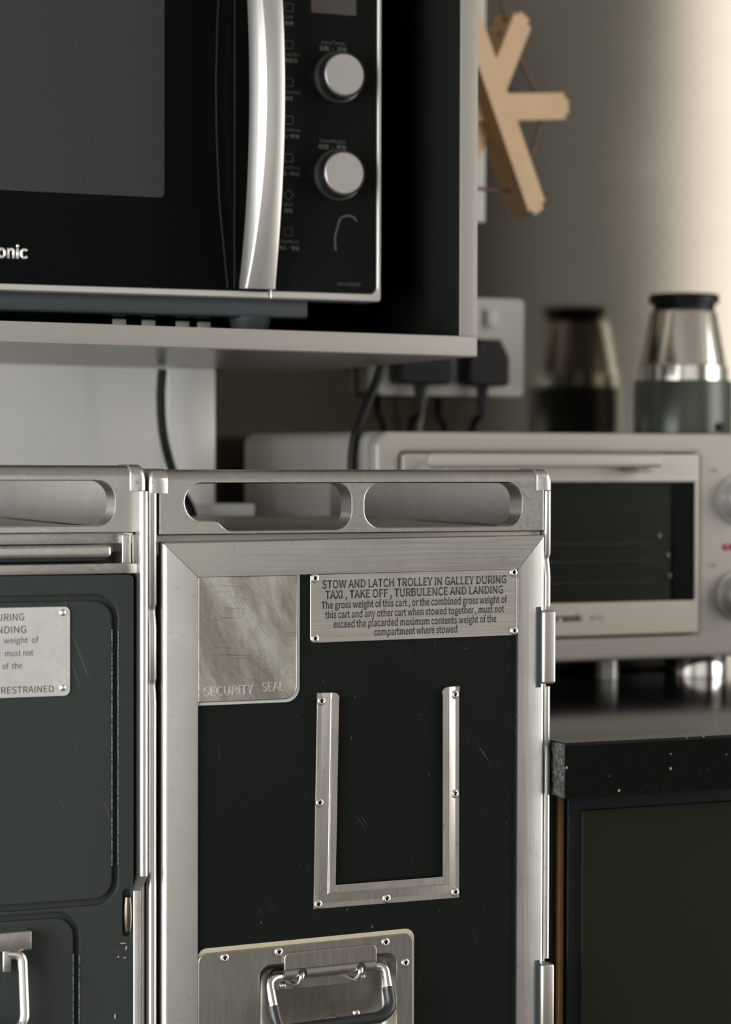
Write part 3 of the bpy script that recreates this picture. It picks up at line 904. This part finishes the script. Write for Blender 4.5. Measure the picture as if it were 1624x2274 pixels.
# pull handle at the lower left
hb = box('handle_bracket', -0.3000, -0.2372, -0.016, -0.0023, 0.7160, 0.7285, 'cast', TL, 0.0012)
box('handle_tab', -0.2560, -0.2505, -0.014, -0.0023, 0.702, 0.7165, 'cast', hb, 0.001)
tube('bail_handle', smooth_path([(-0.2540, -0.010, 0.7135), (-0.2430, -0.013, 0.7130), (-0.2430, -0.020, 0.6660), (-0.3100, -0.020, 0.6620), (-0.3100, -0.013, 0.7110)], 0.010, 8), 0.0036, 'rod', hb, 14)
box('base_frame', X0 + 0.002, -0.1575, 0.01, 0.40, 0.10, 0.16, 'side', TL)
for ch_ in [c for c in TR.children if c.name.startswith('caster')]:
    c = ch_.copy(); COL.objects.link(c); c.parent = TL
    c.location = -TL.location + Vector((-0.307, 0, 0))

# ------------------------------------------------------------------ microwave cabinet
CS = -0.0085
MC = thing('microwave_cabinet', (-0.16, 0.36, 1.12), 'open black-lined cabinet with silver edges holding the microwave oven', 'cabinet')
CX0, CX1, CZ0, CZ1, CY0, CY1 = -0.52, 0.1782, 1.1205, 1.560, 0.180, 0.5495
def cab_board(name, x0, x1, z0, z1):
    b = box(name, x0, x1, CY0 + 0.0012, CY1, z0, z1, 'cab_inner', MC, 0.0003, CS)
    return b
def edge_strip(p, x0, x1, z0, z1):
    box('edge_band', x0, x1, CY0, CY0 + 0.0012, z0, z1, 'cab_edge', p, 0.0004, CS)
b_bot = cab_board('bottom_board', CX0, CX1, CZ0, CZ0 + 0.0155); edge_strip(b_bot, CX0, CX1, CZ0, CZ0 + 0.0155)
box('underside', CX0 + 0.0004, CX1 - 0.0004, CY0 + 0.0014, CY1, CZ0 - 0.0006, CZ0 - 0.0001, 'cab_under', b_bot, 0, CS)
b_r = cab_board('side_board', CX1 - 0.0152, CX1, CZ0 + 0.0156, CZ1 - 0.0157); edge_strip(b_r, CX1 - 0.0152, CX1, CZ0 + 0.0156, CZ1 - 0.0157)
b_l = cab_board('side_board', CX0, CX0 + 0.0152, CZ0 + 0.0156, CZ1 - 0.0157); edge_strip(b_l, CX0, CX0 + 0.0152, CZ0 + 0.0156, CZ1 - 0.0157)
b_t = cab_board('top_board', CX0, CX1, CZ1 - 0.0156, CZ1); edge_strip(b_t, CX0, CX1, CZ1 - 0.0156, CZ1)
box('back_board', CX0 + 0.0153, CX1 - 0.0153, CY1 - 0.006, CY1 - 0.0002, CZ0 + 0.0156, CZ1 - 0.0157, 'cab_inner', MC, 0, CS)

# ------------------------------------------------------------------ microwave oven
MX0, MX1, MZ0, MZ1, MY = -0.415, 0.1118, 1.1624, 1.468, 0.220
MO = thing('microwave_oven', (-0.15, 0.36, 1.1365), 'black microwave oven with curved silver handle and two round knobs', 'microwave')
box('body', MX0 + 0.004, MX1 - 0.004, MY + 0.030, 0.530, MZ0 + 0.002, MZ1 - 0.002, 'oven_base', MO, 0.003)
box('base_pan', MX0 + 0.03, 0.055, MY + 0.012, 0.52, 1.1480, MZ0 + 0.0022, 'oven_base', MO, 0.003)
for x in (0.010, -0.330):
    for y in (0.245, 0.480):
        zf = CZ0 + 0.0156 + CS * x
        lathe('foot', [(0.013, 0), (0.014, 0.002), (0.017, 0.0125), (0.016, 0.0140)], (x, y, zf), 'oven_base', MO, 'Z', 24)
for x in (-0.092, -0.068, -0.040, -0.022):  # pale pads standing in for light coming through vent slots
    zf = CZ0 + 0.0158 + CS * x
    box('vent_light_pad', x - 0.0055, x + 0.0055, 0.262, 0.264, zf + 0.0030, zf + 0.0090, 'white_plastic', MO, 0.0008)
SEAM = 0.0172
# silver surround: door half and control half
def trim(name, x0, x1, cut, hole):
    return plate(name, [rounded(x0, x1, MZ0, MZ1, cut), hole], MY, MY + 0.030, 'oven_trim', MO, 0.0012)
d_hole = rounded(MX0 + 0.006, SEAM - 0.0006, MZ0 + 0.0055, MZ1 - 0.006, 0.003)
plate('door_trim', [rounded(MX0, SEAM - 0.0005, MZ0, MZ0 + 0.0055, 0.0006)], MY, MY + 0.028, 'oven_trim', MO, 0.0010)
plate('door_trim', [rounded(MX0, SEAM - 0.0005, MZ1 - 0.006, MZ1, 0.0006)], MY, MY + 0.028, 'oven_trim', MO, 0.0010)
out = rounded(SEAM + 0.0005, MX1, MZ0, MZ1, (0.0008, 0.003, 0.003, 0.0008))
inn = rounded(SEAM + 0.0002 + 0.0015, MX1 - 0.0032, MZ0 + 0.0062, MZ1 - 0.006, (0.0005, 0.006, 0.006, 0.0005))
plate('panel_trim', [out, inn], MY - 0.0010, MY + 0.028, 'oven_trim', MO, 0.0012)
win = rounded(MX0 + 0.060, -0.0690, 1.2375, MZ1 - 0.055, (0.003, 0.003, 0.003, 0.003))
dr = plate('door', [rounded(MX0 + 0.001, SEAM - 0.0006, MZ0 + 0.0057, MZ1 - 0.0062, 0.001), win], MY + 0.0012, MY + 0.0275, 'oven_black', MO, 0.0005)
wp = plate('door_window', [win], MY + 0.0016, MY + 0.020, 'screen', dr, 0.0003)
text('brand_lettering', 'Panasonic', -0.2325, -0.1763, 1.1873, 0.0092, MY + 0.0012, 'logo', dr, 0.0, 0.0002, 0.014)
# dished grip area behind the handle
sc = [(-0.0176, MZ0 + 0.0075), (-0.0245, 1.235), (-0.0270, 1.290), (-0.0275, 1.330), (-0.0262, 1.380), (-0.0235, 1.425), (-0.0190, MZ1 - 0.008), (-0.0165, MZ1 - 0.008)]
inner = [(x + 0.0010, z) for x, z in sc[::-1][1:]]
plate('grip_edge', [sc[:-1] + inner[:-1] + [(sc[0][0] + 0.001, sc[0][1])]], MY + 0.0006, MY + 0.0013, 'seam', dr, 0.0002)
plate('grip_seam', [[(-0.0122, MZ0 + 0.0075), (-0.0112, MZ0 + 0.0075), (-0.0112, MZ1 - 0.008), (-0.0122, MZ1 - 0.008)]], MY + 0.0006, MY + 0.0013, 'seam', dr, 0.0001)
# control panel
cp = plate('control_panel', [rounded(SEAM + 0.0017, MX1 - 0.0033, MZ0 + 0.0063, MZ1 - 0.0061, (0.0005, 0.006, 0.006, 0.0005))], MY + 0.0010, MY + 0.0275, 'panel_black', MO, 0.0004)
PY = MY + 0.0010
plate('display', [rounded(0.0520, 0.0903, 1.3882, 1.4240, 0.0015)], PY - 0.0004, PY + 0.0004, 'display', cp, 0.0001)
for kz in (1.3383, 1.2614):
    kn = lathe('knob', [(0.0205, 0.0), (0.0205, 0.0045), (0.0180, 0.0055), (0.0178, 0.0160)], (0.0740, PY, kz), 'knob_side', MO, '-Y', 48)
    lathe('knob_cap', [(0.0164, 0.0150), (0.0164, 0.0178), (0.0155, 0.0188), (0.0001, 0.0188)], (0.0733, PY, kz), 'knob_face', kn, '-Y', 48)
    text('knob_mark', '○', 0.0495, 0.0530, kz - 0.001, 0.0035, PY, 'print_dim', cp)
def ptext(body, xc, z, h, mat='print', parent=cp):
    o = text('panel_lettering', body, 0, None, z, h, PY, mat, parent)
    if o:
        xs = [v.co.x for v in o.data.vertices]; d = xc - (min(xs) + max(xs)) / 2
        for v in o.data.vertices: v.co.x += d
    return o
ptext('Auto/Temp.', 0.0712, 1.3643, 0.0028, 'print_dim')
ptext('自動 · 溫度', 0.0712, 1.3592, 0.0032)
ptext('Time/Weight', 0.0706, 1.2868, 0.0028, 'print_dim')
ptext('時間 · 重量', 0.0706, 1.2818, 0.0032)
ptext('NN-CD565M', 0.0850, 1.1745, 0.0026, 'print_dim')
for z, en, cn in ((1.3830, 'Grill', '燒烤'), (1.3540, 'Convection', '旋風對流'), (1.3245, 'Combination', '組合'), (1.2950, 'Auto Defrost', '自動／解凍'), (1.2655, 'Timer/Clock', '時間／時鐘'), (1.2365, 'Start', '開始'), (1.2075, 'Stop/Reset', '停止／重設')):
    xc = 0.0335
    ptext(en, xc, z - 0.0010, 0.0025, 'print_dim'); ptext(cn, xc, z - 0.0060, 0.0027)
    m_ = 'print_red' if en.startswith('Stop') else 'print_dim'
    sq = rounded(xc - 0.0035, xc + 0.0035, z + 0.0045, z + 0.0110, 0.0008); si = rounded(xc - 0.0031, xc + 0.0031, z + 0.0049, z + 0.0106, 0.0006)
    if en == 'Start':
        sq = [(xc, z + 0.0036), (xc + 0.0045, z + 0.0078), (xc, z + 0.0120), (xc - 0.0045, z + 0.0078)]; si = [(xc + (a - xc) * 0.88, z + 0.0078 + (b - z - 0.0078) * 0.88) for a, b in sq]
    plate('button_icon', [sq, si], PY - 0.00012, PY + 0.0002, m_, cp, 0.0)
# a pale wipe mark on the control panel
wm = spline([(0.0735, PY, 1.2020), (0.0728, PY, 1.2120), (0.0752, PY, 1.2210), (0.0775, PY, 1.2275), (0.0830, PY, 1.2300), (0.0885, PY, 1.2290), (0.0915, PY, 1.2260)], 6)
bm = bmesh.new(); prev = None
for i, p in enumerate(wm):
    t = frame_of(wm, i); nn = Vector((t.z, 0, -t.x)) * 0.0009 * (0.6 + 0.5 * math.sin(i * 1.3) ** 2)
    cur = (bm.verts.new(p + nn - Vector((0, 0.0001, 0))), bm.verts.new(p - nn - Vector((0, 0.0001, 0))))
    if prev: bm.faces.new((prev[0], prev[1], cur[1], cur[0]))
    prev = cur
link('wipe_mark', from_bm(bm, 'wipe_mark'), cp, ['print_dim'])
# bowed handle
def handle_mesh():
    bm = bmesh.new()
    zc, hh = 1.3180, 0.1485
    rows = []
    N = 40
    for i in range(N + 1):
        s = -1 + 2 * i / N
        z = zc + s * hh
        k = 1 - s * s
        wdt = 0.0255 - 0.0085 * k ** 0.8
        yo = MY - 0.0100 - 0.0300 * k            # front of the bow
        xc = 0.0065 + 0.0005 * k
        dep = 0.0130 + 0.003 * k
        yb = yo + dep
        xl, xr = xc - wdt / 2, xc + wdt / 2
        sl_ = 0.0058 * k + 0.0012
        sec = [(xl - sl_, yb), (xl - sl_ * 0.95, yo + dep * 0.75), (xl - sl_ * 0.75, yo + dep * 0.50), (xl - sl_ * 0.40, yo + dep * 0.26), (xl, yo + 0.0016), (xl + 0.0006, yo + 0.0007), (xl + 0.0016, yo + 0.0001),
               (xc, yo - 0.0005), (xr - 0.0026, yo + 0.0001), (xr - 0.0010, yo + 0.0007), (xr - 0.0002, yo + 0.0022), (xr, yo + 0.0045), (xr, yb)]
        rows.append([bm.verts.new((x, y, z)) for x, y in sec])
    n = len(rows[0])
    for a, b in zip(rows, rows[1:]):
        for i in range(n):
            bm.faces.new((a[i], a[(i + 1) % n], b[(i + 1) % n], b[i]))
    bm.faces.new(rows[0][::-1]); bm.faces.new(rows[-1])
    return from_bm(bm, 'handle')
link('door_handle', handle_mesh(), MO, ['handle_silver'], 32)['label'] = 'bowed silver door handle'

# ------------------------------------------------------------------ countertop and base cabinet
CT = thing('countertop', (0.6, 0.3, 0.7935), 'polished black granite countertop with speckles and a rough sawn end', 'countertop')
CE = 0.1544
me = profile_x([(-0.0150, 0.7940), (-0.0150, 0.8318), (-0.0135, 0.8338), (YW - 0.001, 0.8338), (YW - 0.001, 0.7940)], CE + 0.0012, 1.95)
link('slab', me, CT, ['granite'], 30)
bm = bmesh.new()
nz, ny = 26, 40
grid = [[bm.verts.new((CE + random.uniform(-0.0008, 0.0010) if 0 < i < nz and 0 < j else CE + 0.0011, -0.0146 + 0.12 * j / ny, 0.7944 + 0.0386 * i / nz)) for j in range(ny + 1)] for i in range(nz + 1)]
for i in range(nz):
    for j in range(ny):
        bm.faces.new((grid[i][j], grid[i][j + 1], grid[i + 1][j + 1], grid[i + 1][j]))
back = [[bm.verts.new((CE + 0.0013, v.co.y, v.co.z)) for v in row] for row in (grid[0], grid[-1])]
for row, bk in ((grid[0], back[0]), (grid[-1], back[1])):
    for j in range(ny): bm.faces.new((row[j], row[j + 1], bk[j + 1], bk[j]))
link('sawn_end', from_bm(bm, 'sawn_end'), CT, ['granite_end'], 30)['label'] = 'rough grey sawn end of the slab'
BC = thing('base_cabinet', (0.6, 0.35, 0.0), 'black base cabinet with olive door panel under the granite counter', 'cabinet')
box('carcass', 0.1645, 1.95, 0.045, YW - 0.002, 0.10, 0.7920, 'black_frame', BC, 0)
box('side_panel_edge', 0.1688, 0.1735, 0.0200, 0.045, 0.10, 0.7920, 'ply', BC, 0.0003)
box('side_panel_face', 0.1640, 0.1686, 0.0230, 0.045, 0.10, 0.7920, 'black_frame', BC, 0)
db = box('door', 0.1745, 0.600, 0.0160, 0.0440, 0.12, 0.7905, 'black_frame', BC, 0.0015)
box('door_panel', 0.1845, 0.592, 0.0120, 0.0170, 0.13, 0.7800, 'olive', db, 0.0008)
db = box('door', 0.6030, 1.030, 0.0160, 0.0440, 0.12, 0.7905, 'black_frame', BC, 0.0015)
box('door_panel', 0.6130, 1.022, 0.0120, 0.0170, 0.13, 0.7800, 'olive', db, 0.0008)
box('plinth', 0.20, 1.95, 0.09, YW - 0.002, 0.0, 0.0995, 'black_frame', BC, 0)

# ------------------------------------------------------------------ toaster oven
TY, TX0, TX1, TZ0, TZ1, TYB = 0.380, 0.1772, 0.6800, 0.8535, 1.0612, 0.7215
TO = thing('toaster_oven', (0.38, 0.54, 0.834), 'white toaster oven with smoked glass door on the granite counter', 'toaster oven')
def toaster_body():
    bm = bmesh.new()
    bm_box(bm, TX0, TX1, TY + 0.020, TYB, TZ0, TZ1, 0.010, 4)
    return from_bm(bm, 'body')
link('body', toaster_body(), TO, ['toaster_side'], 40)
opening = rounded(0.2000, 0.5010, 0.8760, 1.0430, 0.004)
plate('front_frame', [rounded(TX0, TX1, TZ0, TZ1, (0.006, 0.010, 0.012, 0.014)), opening], TY, TY + 0.024, 'toaster_white', TO, 0.005)
dd = plate('door', [rounded(0.2012, 0.4998, 0.8772, 1.0420, 0.003), rounded(0.2130, 0.4960, 0.9075, 1.0165, 0.002)], TY - 0.004, TY + 0.012, 'toaster_door', TO, 0.0012)
gl = plate('door_glass', [rounded(0.2130, 0.4960, 0.9075, 1.0165, 0.002)], TY - 0.0005, TY + 0.0035, 'toaster_glass', dd, 0.0003)
plate('glass_border', [rounded(0.4740, 0.4985, 0.9065, 1.0175, 0.001)], TY - 0.0030, TY - 0.0006, 'toaster_glass_edge', dd, 0.0003)
plate('glass_border', [rounded(0.2110, 0.2250, 0.9065, 1.0175, 0.001)], TY - 0.0030, TY - 0.0006, 'toaster_glass_edge', dd, 0.0003)
for z in (0.960, 0.944, 0.925):
    tube('rack_wire', [(0.228, TY - 0.0014, z), (0.455, TY - 0.0014, z)], 0.0008, 'rack', dd, 8)
for x, z in ((0.459, 0.967), (0.468, 0.949), (0.470, 0.930)):
    lathe('rack_stud', [(0.0030, 0), (0.0026, 0.001), (0.0001, 0.0016)], (x, TY - 0.0005, z), 'rack', dd, '-Y', 16)
text('brand_lettering', 'Panasonic', 0.3400, 0.3790, 0.8912, 0.0058, TY - 0.004, 'ink', dd, 0.0, 0.0001, 0.022)
text('model_lettering', 'NT-GT1', 0.3870, 0.4010, 0.8912, 0.0042, TY - 0.004, 'print_dim', dd)
hx0, hx1 = 0.2100, 0.4420
bm = bmesh.new()
bm_box(bm, hx0, hx1, TY - 0.040, TY - 0.028, 1.0300, 1.0425, 0.0040, 4)
for x in (hx0 + 0.004, hx1 - 0.022):
    bm_box(bm, x, x + 0.018, TY - 0.031, TY - 0.0038, 1.0255, 1.0335, 0.0015, 2)
link('door_handle', from_bm(bm, 'door_handle'), TO, ['toaster_white'])
for z, lz in ((1.0000, 1.0300), (0.9110, 0.9420)):
    k = lathe('knob', [(0.0235, 0), (0.0235, 0.003), (0.0190, 0.004), (0.0180, 0.0150), (0.0165, 0.0170), (0.0001, 0.0172)], (0.5440, TY, z), 'knob_grey', TO, '-Y', 40)
    box('pointer', 0.5425, 0.5455, TY - 0.022, TY - 0.016, z - 0.016, z + 0.016, 'knob_grey', k, 0.001)
    text('dial_lettering', 'TEMP' if z > 0.95 else 'TIME', 0.5120, 0.5220, lz - 0.005, 0.0035, TY, 'print', TO)
lathe('pilot_lamp', [(0.0032, 0), (0.0030, 0.001), (0.0001, 0.0022)], (0.5310, TY, 0.9560), 'red_lamp', TO, '-Y', 20)
box('pilot_strip', 0.5322, 0.5560, TY - 0.0008, TY + 0.001, 0.9535, 0.9585, 'display', TO, 0.0004)
box('underside_blocker', 0.19, 0.58, 0.520, 0.700, 0.8325, 0.8540, 'black_plastic', TO, 0.001)  # dark block added below the body to keep the gap there dark
for x, y in ((0.2050, 0.450), (0.4430, 0.447), (0.5400, 0.447), (0.2050, 0.690), (0.6500, 0.690)):
    big = abs(x - 0.540) < 0.001
    r_ = 0.030 if big else 0.011
    lathe('foot', [(r_, 0.0), (r_, 0.023), (r_ * 0.95, 0.0255)], (x, y, 0.8303), 'chrome' if big else 'knob_grey', TO, 'Z', 32)

# oven scaled about the camera point: smaller and nearer, same outline in the view
TO.scale = (0.9817,) * 3
TO.location = (0.3613, 0.5021, 0.8378)

# ------------------------------------------------------------------ vacuum flask
FX, FY, FZ = 0.6165, 0.602, 1.0611
VF = thing('vacuum_flask', (FX, FY, FZ), 'green vacuum flask with tapered steel cup and black lid on the toaster oven', 'flask')
lathe('flask_body', [(0.047, 0.0), (0.0500, 0.003), (0.0500, 0.052), (0.0485, 0.0555), (0.0001, 0.0556)], (FX, FY, FZ), 'green_flask', VF, 'Z', 64)
lathe('steel_cup', [(0.0450, 0.0557), (0.0450, 0.060), (0.0446, 0.0700), (0.0440, 0.0705), (0.0432, 0.0720), (0.0340, 0.1235), (0.0320, 0.1260), (0.0001, 0.1262)], (FX, FY, FZ), 'steel_flask', VF, 'Z', 64)
lathe('lid', [(0.0310, 0.1263), (0.0310, 0.1330), (0.0350, 0.1335), (0.0355, 0.1400), (0.0340, 0.1425), (0.0001, 0.1428)], (FX, FY, FZ), 'black_plastic', VF, 'Z', 48)
box('clasp', FX + 0.008, FX + 0.018, FY - 0.0520, FY - 0.046, FZ + 0.004, FZ + 0.013, 'black_plastic', VF, 0.0015)

VF.scale = (1.019,) * 3  # flask enlarged to keep its size in the view, standing further back

# ------------------------------------------------------------------ wall socket, plugs, cables
WS = thing('wall_socket', (0.40, YW, 1.10), 'white double wall socket plate with black plugs above the toaster oven', 'socket')
SX0, SX1, SZ0, SZ1, SY = 0.3095, 0.4735, 1.1010, 1.2025, 0.682
plate('faceplate', [rounded(SX0, SX1, SZ0, SZ1, 0.006)], SY, SY + 0.010, 'white_plastic', WS, 0.002)
box('back_box', SX0 + 0.004, SX1 - 0.004, SY + 0.010, YW - 0.0003, SZ0 + 0.004, SZ1 - 0.004, 'white_plastic', WS, 0.001)
for x in (0.3600, 0.4340):
    box('rocker_switch', x - 0.006, x + 0.006, SY - 0.0045, SY + 0.001, 1.1725, 1.1905, 'white_plastic', WS, 0.0015)
    plate('switch_surround', [rounded(x - 0.009, x + 0.009, 1.1690, 1.1940, 0.002)], SY - 0.0008, SY + 0.0003, 'white_plastic', WS, 0.0002)
def plug(xc, ztop, zbot, wd, dep, label, cable, cmat):
    P = thing('power_plug', (xc, SY - dep / 2, zbot), label, 'plug', 'black power plugs')
    outl = [(xc - wd / 2, zbot + 0.004), (xc - wd / 2 + 0.004, zbot), (xc + wd / 2 - 0.004, zbot), (xc + wd / 2, zbot + 0.004), (xc + wd / 2, zbot + (ztop - zbot) * 0.62), (xc + wd * 0.28, ztop), (xc - wd * 0.28, ztop), (xc - wd / 2, zbot + (ztop - zbot) * 0.62)]
    plate('plug_body', [outl], SY - dep, SY - 0.0003, 'black_plastic', P, 0.003)
    tube('strain_relief', [(xc, SY - dep * 0.45, zbot + 0.002), (xc, SY - dep * 0.45, zbot - 0.012), (xc - 0.001, SY - dep * 0.45, zbot - 0.030)], [0.0065, 0.0055, 0.004], 'black_plastic', P)
    tube('cable', spline([(xc - 0.001, SY - dep * 0.45, zbot - 0.028), cable[0], cable[1]], 8), 0.0036, cmat, P)
    return P
plug(0.4180, 1.1585, 1.1110, 0.0455, 0.034, 'black plug with cut corners in the right half of the wall socket', [(0.4160, 0.690, 1.052), (0.4120, 0.702, 0.85)], 'black_plastic')
plug(0.3480, 1.1600, 1.1120, 0.0580, 0.034, 'wide black plug in the left half of the wall socket', [(0.3460, 0.690, 1.052), (0.3420, 0.702, 0.85)], 'black_plastic')
tag(tube('power_cable', spline([(0.3585, SY - 0.012, 1.118), (0.3600, 0.690, 1.08), (0.3590, 0.708, 1.00), (0.3580, 0.709, 0.8345 + 0.004)], 8), 0.0024, 'grey_cable'), 'thin grey cable hanging from the wide plug in the wall socket', 'cable')
tag(tube('power_cable', spline([(0.1885, 0.386, 1.30), (0.1882, 0.385, 1.18), (0.1855, 0.384, 1.125), (0.1665, 0.384, 1.076), (0.1566, 0.384, 1.045), (0.1560, 0.385, 0.98), (0.1562, 0.414, 0.94), (0.148, 0.440, 0.90), (0.130, 0.440, 0.84), (0.125, 0.440, 0.70)], 10), 0.0042, 'black_plastic', seg=14), 'thick black cable slanting down from under the microwave cabinet', 'cable')
tag(tube('power_cable', spline([(0.0210, 0.500, 1.1215 - 0.005), (0.0195, 0.500, 1.09), (0.0225, 0.500, 1.055), (0.0330, 0.496, 1.015), (0.0420, 0.470, 0.975), (0.045, 0.455, 0.85)], 10), 0.0042, 'black_plastic', seg=14), 'black cable hanging in front of the pale grey wall section', 'cable')

# ------------------------------------------------------------------ wooden trivet and its wall rail
RH = thing('wall_rail', (0.40, YW, 1.27), 'white upright wall rail behind the wooden star trivet', 'wall rail')
box('rail', 0.405, 0.4432, YW - 0.008, YW - 0.0003, 1.2827, 1.640, 'white_plastic', RH, 0.003)
tube('hook', smooth_path([(0.412, YW - 0.006, 1.560), (0.380, 0.55, 1.560), (0.3465, 0.512, 1.560), (0.3465, 0.512, 1.585)], 0.01), 0.003, 'white_plastic', RH)
SCN, SA = Vector((0.3495, 0.520, 1.3705)), math.radians(20)
TV = thing('wooden_trivet', SCN - Vector((0, 0, 0.1)), 'beech wood star trivet of three crossed bars on a brown cord', 'trivet')
ex, ey = Vector((math.cos(SA), math.sin(SA), 0)), Vector((-math.sin(SA), math.cos(SA), 0))
def bar(ang, half, off, wd=0.0255, th=0.026):
    bm = bmesh.new()
    bm_box(bm, -half, half, -th / 2, th / 2, -wd / 2, wd / 2)
    es = [e for e in bm.edges if abs(e.verts[0].co.y - e.verts[1].co.y) > 0.01]
    bmesh.ops.bevel(bm, geom=es, offset=0.0055, segments=6, affect='EDGES')
    d = ex * math.cos(ang) + Vector((0, 0, 1)) * math.sin(ang)
    u = -ex * math.sin(ang) + Vector((0, 0, 1)) * math.cos(ang)
    for v in bm.verts:
        c = v.co.copy()
        v.co = SCN + d * c.x + u * c.z + ey * (c.y + off)
    o = link('bar', from_bm(bm, 'bar'), TV, ['wood'], 35)
    return [SCN + d * (half * k) + ey * off for k in (0.80, -0.80)]
ends = [bar(math.radians(6.5), 0.1080, 0.004), bar(math.radians(62), 0.1060, 0.009), bar(math.radians(-62), 0.1090, -0.009)]
ring = [ends[0][0], ends[1][0], ends[2][1], ends[0][1], ends[1][1], ends[2][0]]
for a, b in zip(ring, ring[1:] + ring[:1]):
    tube('cord', [a, a.lerp(b, 0.5) + Vector((0, 0, -0.001)), b], 0.0017, 'cord', TV, 8)
tube('cord', [ends[2][1], (0.340, 0.512, 1.50), (0.3465, 0.512, 1.566)], 0.0017, 'cord', TV, 8)
tube('cord', [ends[1][0], (0.358, 0.514, 1.50), (0.3465, 0.512, 1.566)], 0.0017, 'cord', TV, 8)
